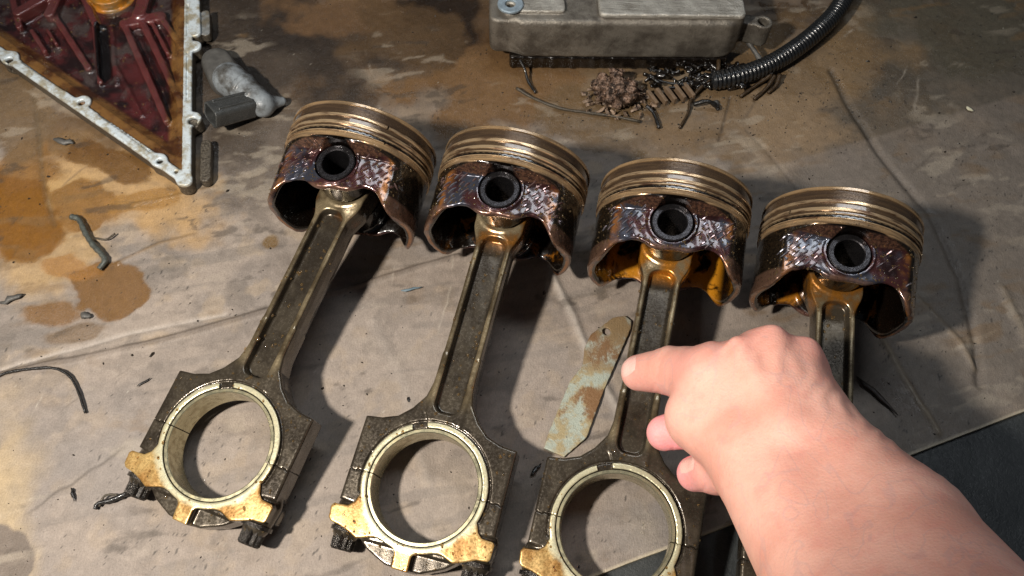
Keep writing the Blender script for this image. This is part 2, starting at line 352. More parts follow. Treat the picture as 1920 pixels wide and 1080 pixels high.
# casting texture: two crossed families of short ridges
def ridges(sgn, seed):
    u = M.math('ADD', M.math('MULTIPLY', xx, 1.0), M.math('MULTIPLY', yy, .82*sgn)); t = M.math('MULTIPLY', xx, .8); t = M.math('SUBTRACT', t, M.math('MULTIPLY', yy, sgn))
    ck = M.n('ShaderNodeCombineXYZ'); M.put(ck, 0, M.math('MULTIPLY', u, .13)); M.put(ck, 1, M.math('MULTIPLY', t, .3)); M.put(ck, 2, float(seed))
    br = M.noise(ck.outputs[0], 1.2, 2, .5)
    s = M.math('SINE', M.math('ADD', M.math('MULTIPLY', u, 2.1), M.math('MULTIPLY', br, 3.)))
    return M.math('MULTIPLY', M.step(s, .3, .95), M.step(br, .32, .5))
fam = M.noise(v, .045, 2, .5); rd = M.math('MAXIMUM', M.math('MULTIPLY', ridges(1, 3), M.step(fam, .56, .48)), M.math('MULTIPLY', ridges(-1, 8), M.step(fam, .44, .52)))
onp = M.math('MULTIPLY', M.step(az, 24, 24.8), M.math('MULTIPLY', M.step(xx, 9, 7), M.step(M.math('ABSOLUTE', yy), 12, 15))); rd = M.math('MULTIPLY', M.math('MULTIPLY', rd, onp), .0)
panel = M.mix(M.math('MULTIPLY', rd, .42), panel, srgb(150, 142, 142))
ckb = M.n('ShaderNodeCombineXYZ'); M.put(ckb, 0, M.math('MULTIPLY', xx, .9)); M.put(ckb, 1, M.math('MULTIPLY', yy, .06)); M.put(ckb, 2, M.math('ADD', M.math('MULTIPLY', zz, .06), M.math('MULTIPLY', M.n('ShaderNodeObjectInfo').outputs['Random'], 31.)))
nb = M.noise(ckb.outputs[0], 1.0, 7, .65)
belt = M.mix(M.step(nb, .38, .62), srgb(156, 124, 86), srgb(60, 42, 32))
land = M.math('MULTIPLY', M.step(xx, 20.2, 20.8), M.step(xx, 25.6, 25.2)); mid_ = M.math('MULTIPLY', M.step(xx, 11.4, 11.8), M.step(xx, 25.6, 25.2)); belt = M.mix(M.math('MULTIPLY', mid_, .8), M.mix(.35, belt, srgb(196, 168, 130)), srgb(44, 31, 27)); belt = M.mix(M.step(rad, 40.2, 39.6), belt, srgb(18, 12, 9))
panel = M.mix(M.math('MULTIPLY', M.step(xx, 4.6, 6.), M.step(az, 29.3, 30.2)), panel, M.mix(M.step(nf, .4, .6), srgb(104, 74, 58), srgb(54, 38, 33))); c = M.mix(M.step(xx, BELT-1, BELT), panel, belt)
skirt = M.mix(M.step(nf, .35, .65), srgb(46, 37, 27), srgb(18, 15, 12)); side = M.math('MULTIPLY', M.step(rad, 39.5, 40.6), M.step(xx, BELT, BELT-1)); c = M.mix(side, c, skirt)  # skirt sides near black: shade between the pistons put into the colour
oi = M.n('ShaderNodeAttribute', attribute_name='amber', attribute_type='OBJECT').outputs['Fac']
inner = M.mix(M.math('MULTIPLY', M.step(M.math('ADD', n, M.math('MULTIPLY', oi, .24)), .62, .74), M.step(zz, -15, -23)), srgb(12, 7, 4), M.mix(oi, srgb(84, 34, 12), srgb(176, 116, 26)))  # cavity shade put into the colour, amber oil only low down
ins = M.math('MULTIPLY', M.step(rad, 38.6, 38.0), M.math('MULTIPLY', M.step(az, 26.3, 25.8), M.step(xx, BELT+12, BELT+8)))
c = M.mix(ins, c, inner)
lip = M.math('MULTIPLY', M.math('MULTIPLY', M.step(xx, -10.8, -12.4), M.math('MAXIMUM', M.step(az, 25.6, 26.6), M.step(rad, 38, 39.5))), M.step(nf, .3, .5)); c = M.mix(M.math('MULTIPLY', lip, .55), c, srgb(130, 98, 80))  # pale highlight along the skirt lip, painted into the colour
c = M.mix(M.step(M.math('ADD', nf, M.math('MULTIPLY', n, .7)), 1.0, 1.12), c, srgb(24, 14, 10))
bm = M.bump(nf, .06, .8); bm = M.bump(rd, 1.1, 1., bm)
MAT_PIS = M.out(c, M.step(nf, .3, .7, .16, .32), M.mix(ins, (.45, .45, .45, 1), (.1, .1, .1, 1)), bm)
M.b.inputs['Coat Weight'].default_value = .55; M.b.inputs['Coat Roughness'].default_value = .06
M = Mat('ring_steel'); P = M.xyz(M.tc.outputs['Object'])
ckb = M.n('ShaderNodeCombineXYZ'); M.put(ckb, 0, M.math('MULTIPLY', P[0], .8/S)); M.put(ckb, 1, M.math('MULTIPLY', P[1], .09/S)); M.put(ckb, 2, M.math('ADD', M.math('MULTIPLY', P[2], .09/S), M.math('MULTIPLY', M.n('ShaderNodeObjectInfo').outputs['Random'], 31.)))
nb = M.noise(ckb.outputs[0], 1.0, 7, .6)
MAT_RING = M.out(M.mix(M.step(nb, .42, .68), srgb(214, 186, 148), srgb(96, 70, 54)), M.step(nb, .3, .7, .2, .4), .7, M.bump(nb, .1))
def hatch(seed, sides):
    g = np.random.default_rng(seed); S_ = []
    for sd_, dens, cross in sides:
        for fam in (0, 1):
            dx, dy = (.72, .69) if fam == 0 else (.80, -.60)
            for a_ in np.arange(-60, 60, 2.5):
                t = -60+g.uniform(0, 5)
                while t < 60:
                    ln = g.uniform(2.6, 6.5)*(1 if fam == 0 else .7); px_ = a_*dy+(t+ln/2)*dx; py_ = -a_*dx+(t+ln/2)*dy; t += ln+g.uniform(.7, 2.)
                    if not (-10.5 < px_ < 6.0 and 13.2 < py_*sd_ < 33.5): continue
                    if g.random() > (dens if fam == 0 else cross): continue
                    S_.append((px_+g.normal(0, .05), py_+g.normal(0, .05), dx, dy, ln*.46, g.uniform(.45, .62), g.uniform(.85, 1.25)))
    A = np.array(S_); V = []; F = []
    ends = np.concatenate([np.stack([A[:, 0]+k*A[:, 2]*A[:, 4], A[:, 1]+k*A[:, 3]*A[:, 4]], -1) for k in (-1, -.35, .35, 1)])
    zt = np.full(len(ends), np.nan)
    for z in np.arange(38, 20, -.1):
        m = np.isnan(zt) & (pis_sdf(ends[:, 0], -ends[:, 1], np.full(len(ends), z)) < 0); zt[m] = z
    n = len(A)
    for i in range(n):
        zz4 = zt[[i, n+i, 2*n+i, 3*n+i]]
        if np.isnan(zz4).any() or zz4.max()-zz4.min() > 3: continue
        dx, dy, w_, hh = A[i, 2], A[i, 3], A[i, 5], A[i, 6]; b0 = len(V)
        for k in range(4):
            x_, y_ = ends[k*n+i]; f_ = (.25, 1, 1, .25)[k]
            for s_, hz in ((-1, -.3), (-.45, hh*f_), (.45, hh*f_), (1, -.3)): V.append((x_-dy*w_*s_*(.5+.5*f_), -(y_+dx*w_*s_*(.5+.5*f_)), zz4[k]+hz))
        for k in range(3):
            for q in range(3): F.append((b0+k*4+q, b0+k*4+q+1, b0+k*4+5+q, b0+k*4+4+q))
        F.append((b0, b0+1, b0+2, b0+3)[::-1]); F.append((b0+12, b0+13, b0+14, b0+15))
    return mesh('casting_ridges', V, F, False)
HAT = [((-1, .95, .06), (1, .95, .22)), ((-1, .98, .04), (1, .95, .28)), ((-1, .95, .12), (1, .9, .2)), ((-1, .97, .3), (1, .25, .0))]
M = Mat('ridge_metal'); nn = M.noise(M.coord(rnd=True), .06, 4, .6); MAT_HATCH = M.out(M.mix(M.step(nn, .42, .58), srgb(150, 122, 118), srgb(146, 148, 160)), .15, .75, None, **{'Coat Weight': .5, 'Coat Roughness': .06})
MAT_PIN = simple('wrist_pin_steel', srgb(60, 58, 60), .28, .8, .3)
MAT_BLACK = simple('oil_sludge', srgb(22, 17, 13), .2, 0, .4, coat=.6)
MAT_BOLT = simple('blackened_bolt_steel', srgb(64, 60, 56), .22, .8, .4, .5, .3, coat=.6)

# connecting rod and its cap -----------------------------------------------------
NECK = [(46, 9.4), (39, 11), (32.5, 15.5), (27.5, 21), (25, 28), (24.2, 35.4)]
BODY = [(60, 9)]+NECK+[(-13.5, 35.2), (-14.5, 27), (-24, 26), (-31, 17), (-35, 8), (-35.4, 0)]
BODY = BODY+[(x, -y*(.985 if x > 0 else 1.)) for x, y in BODY[::-1] if y > 0]
LOBE_R = [(-6, 25), (-13.2, 28), (-15, 30), (-15.3, 35), (-16.5, 36), (-22.5, 35.7), (-23.5, 34.8), (-24, 30), (-26.5, 24), (-27.6, 20.5), (-25.5, 15), (-24.6, 11), (-20, 11)]
LOBE_L = [(-6, -25), (-13.2, -27.5), (-15.5, -30), (-16, -36.2), (-17.2, -37.2), (-22, -36.8), (-23.4, -35.6), (-24.3, -31), (-26, -26), (-27.8, -22.5), (-26, -17), (-24.6, -12), (-20, -12)]
TAB = [(-24, -5.5), (-29, -4.6), (-35.6, -4), (-35.8, 3.2), (-29, 3), (-24, 5)]
ZT, ZB, ZW = 8.9, 7.4, 5.4
def rod_sdf(x, ym, z):
    y = -ym; az = np.abs(z); r = np.hypot(x, y)
    d2 = poly2(x, y, BODY)
    body = ext(d2, z, -ZB, ZB, 1.3)
    win = ext(np.maximum(np.maximum(x+27.4, r-100), -(np.abs(y+.4)-4.2)), az, ZW, 20, .8)       # two hollows below the ring
    win = np.maximum(win, -(r-26)); body = smax(body, -win, .8)
    beam = np.abs(y)-(9.15+3.4*sst(x, 115, 127)); beam = np.maximum(beam, np.maximum(20-x, x-L)); side = (az-ZB)*.25
    beam = ext(np.maximum(beam, -1e9)+np.maximum(az-3, 0)*.12, z, -ZB-.25, ZB+.25, .7)
    body = smin(body, beam, 1.5)
    se = ext(np.hypot(x-L, y)-13.0, z, -8.2, 8.2, .6); body = smin(body, se, 1.5)
    q = ext(np.hypot(np.maximum(np.abs(x-77)-39.5, 0), np.maximum(np.abs(y)-1.5, 0))-4.6+np.maximum(7-az, 0)*.18, az, 3.0, 20, .8); body = smax(body, -q, 1.2)
    ring = ext(r-27.9, z, -ZT, ZT, .25)
    gr = ext(np.abs(r-28.6)-.5, az, ZB-.8, ZT+3, .2); gr = np.maximum(gr, -(x+9)); body = np.maximum(body, -gr)
    lb = np.minimum(np.minimum(poly2(x, y, LOBE_R), poly2(x, y, LOBE_L)), poly2(x, y, TAB)); lb = ext(smin(lb, np.maximum(r-28.2, x+14), 2.), z, -ZT, ZT, .25)
    bos = cone3(x, np.abs(y), z, (-16, 30, 0), (-25.2, 29.4, 0), 6.6, 6.2)
    d = np.minimum(np.minimum(body, ring), lb); d = smin(d, bos, 1.)
    pk = ext(np.maximum(np.abs(x+16)-1.0, np.abs(np.abs(y)-32)-5.5), az, 4.5, 7.9, .2)
    tang = ext(seg2(x, y, (24.8, -9.2), (29, -10.8), 3.3), az, ZT-1.5, 20, .3); d = np.maximum(d, -tang)
    step_ = ext(r-25.45, az, ZT-.9, 20, .2); d = np.maximum(d, -step_)
    d = np.maximum(d, -(r-25.15)); d = np.maximum(d, -(np.hypot(x-L, y)-10.3))
    d += .05*np.sin(x*.31+y*.5)*np.sin(y*.43-z*.6)
    return d
crack = lambda x, y: x-.3*np.sin(y*1.7)-.2*np.sin(y*4.1)
Pv, Fq = nets(lambda x, y, z: np.maximum(rod_sdf(x, y, z), .04-crack(x, y)), (-1, -38, -11), (155, 38, 11), .55)
ME_ROD = mesh('connecting_rod', Pv, Fq)
Pv, Fq = nets(lambda x, y, z: np.maximum(rod_sdf(x, y, z), crack(x, y)+.04), (-38, -40, -11), (1, 40, 11), .5)
ME_CAP = mesh('rod_cap', Pv, Fq)
def shell(a0, a1):
    pr = [(-8.0, BORE), (-8.3, BORE+.35), (-8.3, 24.95), (8.3, 24.95), (8.3, BORE+.35), (8.0, BORE)]
    V, F = lathe(pr, 96, 'z', True, a0, a1); me = mesh('bearing_shell', V, F, True); me.set_sharp_from_angle(angle=math.radians(25)); return me
ME_SH = [shell(-math.pi/2+.01, math.pi/2-.01), shell(math.pi/2+.01, 1.5*math.pi-.01)]
def bolt_mesh():
    V = []; F = []; n = 24; prof = [(-24.5, 7.2, 0), (-26.3, 7.2, 0), (-26.5, 4.9, 1), (-33.2, 4.7, 1), (-34, 4.0, 1), (-34, 2.2, 0), (-31.5, 2.0, 0)]
    for x, r, sp in prof:
        for k in range(n): q = r*(1+(.1 if k % 2 else -.06)*sp); V.append((x, q*math.cos(2*math.pi*k/n), q*math.sin(2*math.pi*k/n)))
    for i in range(len(prof)-1):
        for k in range(n): F.append((i*n+k, (i+1)*n+k, (i+1)*n+(k+1) % n, i*n+(k+1) % n))
    F.append(tuple(range(n))); F.append(tuple((len(prof)-1)*n+k for k in range(n))[::-1]); return mesh('cap_bolt', V, F, False)
ME_BOLT = bolt_mesh()

# piston ------------------------------------------------------------------------
PX_, PR_ = 1.09, .96
def pis_sdf(x, ym, z):
    xr, yr, azr = x, -ym, np.abs(z); x = x/PX_; y = -ym/PR_; z = z/PR_; az = np.abs(z); ay = np.abs(y); r = np.hypot(y, z)
    cs = smax(r-(40.9+.25*sst(x, 0, -20)), az-(29.6-.0038*y*y+8.5*sst(x, 4.6, 9.4)), 1.2)
    sd = sst(ay, 25, 35); lobe = np.exp(-((ay-19)/8)**2); mid = np.exp(-(y/8.5)**2)
    xe = -12.0-8.0*sd+1.3*lobe-1.6*mid+.8*np.sin(y*.35+1)+1.5*sst(ay, 34, 41)*sst(az, 22, 0)
    out = smax(cs, -(x-xe), 1.6); core = np.maximum(r-38.2, np.maximum(8-x, x-CRN+1.5)); out = np.maximum(out, x-BELT-1)
    out = np.minimum(out, core)
    cav = smax(r-36.8, az-(24.6+1.6*sst(-x, 4, 13)), 4); cav = smax(cav, x-16.5, 4)
    boss = np.maximum(smin(np.hypot(xr, yr)-13.3, np.maximum(np.abs(y)-13, np.maximum(-x, x-18)), 2), 11.2-az)
    boss = np.maximum(boss, az-28)
    cav = smax(cav, -boss, 2.5)
    d = smax(out, -cav, 1.0)
    rim = ext(np.abs(np.hypot(xr, yr)-11.6)-.7, az, 26, 30.2, .35); d = smin(d, np.maximum(rim, -11-x*0+(-x-13.6)), .8)
    # recess under the belt, between the boss and the ring lands
    
    pinh = np.maximum(np.hypot(xr, yr)-10.8, 9-az); d = np.maximum(d, -pinh)
    d += .1*np.sin(x*.7+y*.4)*np.sin(y*.6-z*.5)
    return d
Pv, Fq = nets(pis_sdf, (-26, -42, -39), (30, 42, 39), .6)
# ring lands: a turned belt with real grooves
belt = [(9.2, 36.5), (9.2, 40.6), (9.5, 41.1), (11.0, 41.3), (11.0, 38.3), (13.9, 38.3), (13.9, 41.2), (14.9, 41.2), (14.9, 38.3), (16.7, 38.3), (16.7, 41.2), (18.8, 41.2), (18.8, 38.3), (20.6, 38.3), (20.6, 41.2), (25.2, 41.0), (25.6, 41.8), (26.8, 41.8), (27.2, 41.3), (27.2, 39), (27.0, .01)]
bV, bF = lathe(belt, 160, 'x', False); bV = np.array(bV)*[PX_, PR_, PR_]
nP = len(Pv); V = np.concatenate([Pv, np.array(bV)]); F = [tuple(q) for q in Fq.tolist()]+[tuple(i+nP for i in q)[::-1] for q in bF]
ME_PIS = mesh('piston', V, F)
ME_PIS.set_sharp_from_angle(angle=math.radians(38))
def soft(me): me.polygons.foreach_set('use_smooth', [True]*len(me.polygons)); me.set_sharp_from_angle(angle=math.radians(25)); return me
def ringm(name, x0, x1, r, gap=.012, w=3.4): V, F = lathe([(x0, r-w), (x0, r-.15), (x0+.15, r), (x1-.15, r), (x1, r-.15), (x1, r-w)], 150, 'x', True, 2.2+gap, 2.2+2*math.pi-gap); V = np.array(V)*[PX_, PR_, PR_]; return soft(mesh(name, V, F, False))
ME_R = [ringm('compression_ring', 18.95, 20.45, 42.0), ringm('compression_ring', 14.95, 16.55, 42.0, .015), ringm('oil_ring', 13.2, 13.75, 41.9), ringm('oil_ring', 11.1, 11.6, 41.9)]
V = []; F = []                                     # corrugated expander between the two rails
for k in range(150):
    g = 2*math.pi*k/150; x0, x1 = (11.7, 12.6) if k % 2 else (12.3, 13.1); 
    for q, (xx_, r) in enumerate([(x0, 41.2), (x1, 41.2), (x1, 38.5), (x0, 38.5)]): V.append((xx_, r*math.cos(g), r*math.sin(g)))
    j = (k+1) % 150
    for q in range(4): F.append((k*4+q, k*4+(q+1) % 4, j*4+(q+1) % 4, j*4+q))
ME_EXP = mesh('ring_expander', np.array(V)*[PX_, PR_, PR_], F, False)
V, F = lathe([(-28.4, 7.1), (-28.8, 7.6), (-28.8, 9.7), (-28.3, 10.2), (28.3, 10.2), (28.8, 9.7), (28.8, 7.6), (28.4, 7.1)], 64, 'z'); ME_PIN = soft(mesh('wrist_pin', V, F, False))

# oil beads: little domes scattered over the upper faces
def beads(fn, n, xr, yr, seed, top=31, rr=(.25, .75)):
    g = np.random.default_rng(seed); V = []; F = []
    x = g.uniform(*xr, n*4); y = g.uniform(*yr, n*4); zs = np.arange(top, -2, -.25); hit = np.full(n*4, np.nan)
    for z in zs:
        m = np.isnan(hit) & (fn(x, y, np.full(n*4, z)) < 0); hit[m] = z+.125
    k = 0
    for X_, Y_, Z_ in zip(x, y, hit):
        if np.isnan(Z_) or k >= n: continue
        k += 1; r = g.uniform(*rr)**1.0*(1.4 if g.random() < .12 else 1); b = len(V); e = g.uniform(.8, 1.7); a = g.uniform(0, 3.14)
        for ph, hh in ((1., -.15), (.8, .3), (.42, .52)):
            for q in range(7):
                t = q*2*math.pi/7; u, w_ = r*ph*math.cos(t)*e, r*ph*math.sin(t); V.append((X_+u*math.cos(a)-w_*math.sin(a), Y_+u*math.sin(a)+w_*math.cos(a), Z_+r*hh))
        V.append((X_, Y_, Z_+r*.58))
        for i in range(2):
            for q in range(7): F.append((b+i*7+q, b+i*7+(q+1) % 7, b+i*7+7+(q+1) % 7, b+i*7+7+q))
        for q in range(7): F.append((b+14+q, b+14+(q+1) % 7, b+21))
    return V, F
M = Mat('oil_film'); MAT_OIL = M.out(srgb(214, 180, 130), .03, 0, None, **{'Transmission Weight': .92, 'IOR': 1.42})

TAU, RHO, Z0 = .18432, .07458, 16.39
RS, LA = 1.081, 148.06
ASM = [(-134.8, 138.69, .3189, -.155, .05), (-35.55, 122.97, .20878, -.025, .45), (53.34, 107.24, .18797, -.03, 1.0), (148.4, 92.51, .11718, .09, .6)]
def frame(x, y, th):
    ct, st_ = math.cos(TAU), math.sin(TAU); ex = np.array([math.sin(th)*ct, math.cos(th)*ct, st_]); ey = np.array([math.cos(th), -math.sin(th), 0.]); ez = np.array([-math.sin(th)*st_, -math.cos(th)*st_, ct])
    cr, sr = math.cos(RHO), math.sin(RHO); ey, ez = ey*cr+ez*sr, ez*cr-ey*sr; ey = -ey
    return Matrix([[ex[0], ey[0], ez[0], x*S], [ex[1], ey[1], ez[1], y*S], [ex[2], ey[2], ez[2], Z0*S], [0, 0, 0, 1]])
LAB = ['leftmost piston and rod, nearest the pale engine cover, dull brown inside its skirt', 'second piston and rod from the left, with the dark yellow small end',
       'third piston and rod, beside the rusty steel strip, with the fingertip over its beam', 'rightmost piston and rod, its big end hidden under the forearm']
for i, (x, y, th, dl, amb) in enumerate(ASM):
    t = empty('piston_and_rod'); t.matrix_world = frame(x, y, th); tag(t, LAB[i], 'piston', 'four oily pistons with their connecting rods')
    rod = link('connecting_rod', ME_ROD, MAT_ROD, t); rod['amber'] = amb*.3; rod.scale = (RS, RS, .98)
    link('bearing_shell', ME_SH[0], MAT_SHELL, rod)
    cap = link('rod_cap', ME_CAP, MAT_ROD, t); cap['amber'] = amb*.3; cap.scale = (RS, RS, .98)
    link('bearing_shell', ME_SH[1], MAT_SHELL, cap)
    for yy_, dx in ((29.4, 0), (-29.4, -.3)):
        b = link('cap_bolt', ME_BOLT, MAT_BOLT, t); b.location = (dx*S, yy_*RS*S, 0); b.scale = (RS, RS, RS); b.rotation_euler = (i*.7+yy_, 0, 0)
    pis = link('piston', ME_PIS, MAT_PIS, t); pis['amber'] = amb; pis.location = (LA*S, 0, 0); pis.rotation_euler = (0, 0, -dl)
    for q, m_ in enumerate(ME_R):
        r = link('compression_ring' if q < 2 else 'oil_ring', m_, MAT_RING, pis); r.rotation_euler = (i*.9+q*2.1, 0, 0)
    link('ring_expander', ME_EXP, MAT_BLACK, pis)
    o = link('casting_ridges', hatch(500+i, HAT[i]), MAT_HATCH, pis); o['kind'] = 'stuff'
    pn = link('wrist_pin', ME_PIN, MAT_PIN, t); pn.location = (LA*S, 0, .0002)
    V, F = beads(rod_sdf, 130, (-38, 118), (-38, 38), 100+i, 10); o = link('oil_drops', mesh('oil_drops', V, F), MAT_OIL, t); o['kind'] = 'stuff'; o.scale = (RS, RS, .98)
    V, F = beads(pis_sdf, 200, (-18, 9), (-36, 36), 200+i, 38, (.2, .55)); o = link('oil_drops', mesh('oil_drops', V, F), MAT_OIL, pis); o['kind'] = 'stuff'

# ------------------------------------------------------------------ engine cover, upper left
def W(pts, z): return [tuple(at(px, py, z)[:2]) for px, py in pts]
FZ = 10.; 
CORN = at(352, 345, FZ)[:2]
def cover_frame(x, y, z):
    P = lambda a, b: at(a, b, FZ)[:2]
    s = lambda a, b, r: seg2(x, y, P(*a), P(*b), r)
    d = np.minimum(s((-160, -14), (345, 334), 3.1), s((355, -160), (349, 338), 2.7))
    for a, r in (((154, 190), 5.2), ((18, 106), 5.5), ((298, 298), 4.6), ((361, 221), 5.2), ((364, 85), 4.4), ((344, 336), 4.4), ((-90, 30), 5), ((366, -60), 5)):
        q = P(*a); d = smin(d, np.hypot(x-q[0], y-q[1])-r, 2.5)
    d = np.minimum(d, s((366, 60), (362, -60), 3.4))
    o = ext(d, z, 0.3, FZ, .5)
    lug = ext(s((383, 20), (384, 56), 3.0), z, 2, 8, .6); o = np.minimum(o, lug); lug = ext(s((383, 262), (381, 325), 3.2), z, .5, 6.5, .6); o = smin(o, lug, 1.5)
    g = ext(np.minimum(s((352, 8), (351, 66), .45), s((351, 98), (350, 188), .5)), z, FZ-1.2, FZ+5, .1); o = np.maximum(o, -g)
    g = ext(np.minimum(s((40, 115), (120, 168), .5), s((185, 214), (282, 284), .45)), z, FZ-1, FZ+5, .1); o = np.maximum(o, -g)
    for a, r, dp in (((152, 192), 2.3, 9), ((17, 112), 2.4, 9), ((299, 302), 1.9, 9), ((361, 226), 3.0, 3), ((-90, 30), 2.2, 9), ((330, 322), 1.2, 3)):
        q = P(*a); h_ = ext(np.hypot(x-q[0], y-q[1])-r, z, FZ-min(dp, 7), FZ+6, .2); o = smax(o, -h_, .5)
    return o+.08*np.sin(x*.9)*np.sin(y*1.1+z)
def inside2(x, y): return poly2(x, y, W([(-160, -30), (345, 322), (352, -160)], FZ))
def cover_pan(x, y, z):
    P = lambda a, b: at(a, b, 7)[:2]
    s = lambda a, b, r: seg2(x, y, P(*a), P(*b), r)
    ins = inside2(x, y)
    o = ext(ins-1.5, z, .6, 3.2, .3)
    rim = np.maximum(np.maximum(-ins-5.0-np.maximum(8-z, 0)*1.6, ins-1.2), np.maximum(z-8, .6-z)); o = smin(o, rim, 1.5)
    for a, b, r, t in (((232, 44), (312, 226), 2.3, 9.5), ((270, 48), (344, 205), 2.3, 9.5), ((284, 40), (314, 98), 1.5, 8), ((300, 30), (340, 88), 2.0, 9), ((96, 20), (164, 124), 2.2, 7), ((176, 48), (186, 150), 1.8, 7), ((206, 44), (214, 150), 1.4, 5), ((214, 120), (262, 210), 1.4, 5), ((60, 100), (160, 160), 1.5, 5.5), ((236, 44), (300, 30), 4.2, 9), ((150, -20), (176, 40), 2.4, 8),
                      ((60, 58), (84, 96), 1.6, 9), ((88, 55), (104, 80), 1.2, 8), ((110, -10), (40, 30), 4., 13), ((285, -40), (262, 30), 4.2, 11), ((20, -20), (36, 50), 2.2, 9), ((130, -60), (95, 30), 3.5, 11)):
        o = smin(o, ext(s(a, b, r), z, .8, t*.9, 1.2), 2.0)
    o = smin(o, ext(np.abs(np.hypot(x-P(205, -12)[0], y-P(205, -12)[1])-10.5)-2.6, z, 1, 9.5, 1.2), 2.)
    sl = ext(s((190, 52), (196, 140), 3.4), z, 2.3, 12, .3); o = smax(o, -sl, .5)
    return o+.25*np.sin(x*.31+1)*np.sin(y*.27)
x0_, y0_ = -345, 300
lo = (min(at(-60, 0, 0)[0], -345), CORN[1]-12, -1); hi = (CORN[0]+16, at(340, -60, 0)[1], 18)
cov = empty('engine_cover', (CORN[0], CORN[1], 0)); tag(cov, 'pale aluminium engine cover lying open with dark red oily ribs, upper left corner', 'engine cover')
cov_off = Matrix.Translation((-CORN[0]*S, -CORN[1]*S, 0))
M = Mat('corroded_aluminium'); v = M.coord(); n = M.noise(v, .12, 7, .65); nf = M.noise(v, .9, 6, .7); zz = M.math('MULTIPLY', M.xyz(M.tc.outputs['Object'])[2], 1/S)
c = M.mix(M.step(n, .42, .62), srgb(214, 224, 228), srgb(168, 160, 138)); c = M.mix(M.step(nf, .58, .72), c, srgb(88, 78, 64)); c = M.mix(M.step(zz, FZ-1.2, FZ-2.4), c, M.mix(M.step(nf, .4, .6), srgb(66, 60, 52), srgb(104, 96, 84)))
MAT_FLG = M.out(c, M.step(nf, .3, .7, .28, .5), .35, M.bump(nf, .3))
M = Mat('varnished_cover_interior'); v = M.coord(); n = M.noise(v, .06, 6, .6); nf = M.noise(v, .7, 6, .7); zz = M.math('MULTIPLY', M.xyz(M.tc.outputs['Object'])[2], 1/S)
c = M.mix(M.step(n, .4, .62), srgb(74, 32, 32), srgb(30, 18, 18)); c = M.mix(M.step(M.noise(v, .035, 3), .52, .62), c, srgb(66, 56, 54)); c = M.mix(M.step(nf, .58, .7), c, srgb(20, 13, 11)); c = M.mix(M.math('MULTIPLY', M.step(zz, 4.0, 6.0), .6), c, srgb(104, 54, 52))  # last mix paints highlights on the rib tops
at0 = at(205, -12, 7); gp = M.n('ShaderNodeNewGeometry'); px_ = M.xyz(gp.outputs['Position'])
dd = M.math('SQRT', M.math('ADD', M.math('POWER', M.math('SUBTRACT', px_[0], float(at0[0]*S)), 2.), M.math('POWER', M.math('SUBTRACT', px_[1], float(at0[1]*S)), 2.)))
c = M.mix(M.step(dd, .0165, .0145), c, M.mix(M.step(n, .4, .6), srgb(190, 120, 22), srgb(120, 92, 50)))
AL = M.n('ShaderNodeAttribute', attribute_name='wall'); c = M.mix(M.math('MULTIPLY', AL.outputs['Fac'], M.step(nf, .2, .5, .6, 1.)), c, M.mix(M.step(n, .4, .65), srgb(120, 86, 46), srgb(64, 36, 18)))
c = M.mix(M.n('ShaderNodeAttribute', attribute_name='slot_shade').outputs['Fac'], c, srgb(14, 10, 9))
MAT_PAN = M.out(c, M.step(nf, .3, .7, .08, .24), .1, M.bump(M.math('ADD', nf, M.math('MULTIPLY', M.noise(v, 2.4, 3), .5)), .28)); M.b.inputs['Coat Weight'].default_value = .8; M.b.inputs['Coat Roughness'].default_value = .05
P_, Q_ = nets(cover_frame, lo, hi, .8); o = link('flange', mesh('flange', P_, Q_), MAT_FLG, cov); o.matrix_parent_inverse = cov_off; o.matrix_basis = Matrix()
P_, Q_ = nets(cover_pan, lo, hi, .8); me = mesh('cover_interior', P_, Q_); A_ = me.attributes.new('wall', 'FLOAT', 'POINT'); ins = inside2(P_[:, 0], P_[:, 1]); A_.data.foreach_set('value', (sst(-ins, 13, 9)*sst(P_[:, 2], 3.0, 4.2)).astype(np.float32))
A_ = me.attributes.new('slot_shade', 'FLOAT', 'POINT'); s1_, s2_ = at(190, 52, 4), at(196, 140, 4); s3_, s4_ = at(256, 50, 4), at(330, 215, 4)  # shade in the slot and between the long ribs, painted nearly black
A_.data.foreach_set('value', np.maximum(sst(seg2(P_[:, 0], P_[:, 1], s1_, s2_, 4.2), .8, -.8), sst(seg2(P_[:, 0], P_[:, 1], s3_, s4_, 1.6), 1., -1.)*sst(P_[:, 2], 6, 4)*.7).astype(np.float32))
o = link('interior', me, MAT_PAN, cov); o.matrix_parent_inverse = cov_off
# wires: oil drops inside cover
V, F = beads(cover_pan, 260, (lo[0]+10, hi[0]-10), (lo[1]+5, hi[1]), 77, 16, (.3, .9)); o = link('oil_drops', mesh('oil_drops', V, F), MAT_OIL, cov); o.matrix_parent_inverse = cov_off; o['kind'] = 'stuff'

# ------------------------------------------------------------------ sensor and its plug beside the cover
M_PL = simple('black_plastic', srgb(66, 67, 66), .2, 0, .3, .2, .25, coat=.4); M_GP = simple('grey_plastic', srgb(134, 140, 144), .3, 0, .6, .09, .3, col2=srgb(66, 64, 60)); M_GD = simple('dull_grey_casting', srgb(92, 90, 86), .5, .2, .35, .12, .3)
def world_obj(name, fn, lo, hi, h, mat, parent=None, base=None):
    P_, Q_ = nets(fn, lo, hi, h)
    b = np.array(base if base is not None else (0, 0, 0), float); me = mesh(name, P_-b, Q_); return link(name, me, mat, parent)
a = at(394, 216, 17); b = at(470, 196, 9); sb = at(440, 200, 0); sen = empty('plug_sensor', sb); tag(sen, 'grey sensor with an open black plug, right beside the pale engine cover', 'sensor')
ax_ = (b-a); LN = np.linalg.norm(ax_); ax_ /= LN; sx = np.cross(ax_, [0, 0, 1]); sx /= np.linalg.norm(sx); sz = np.cross(sx, ax_)
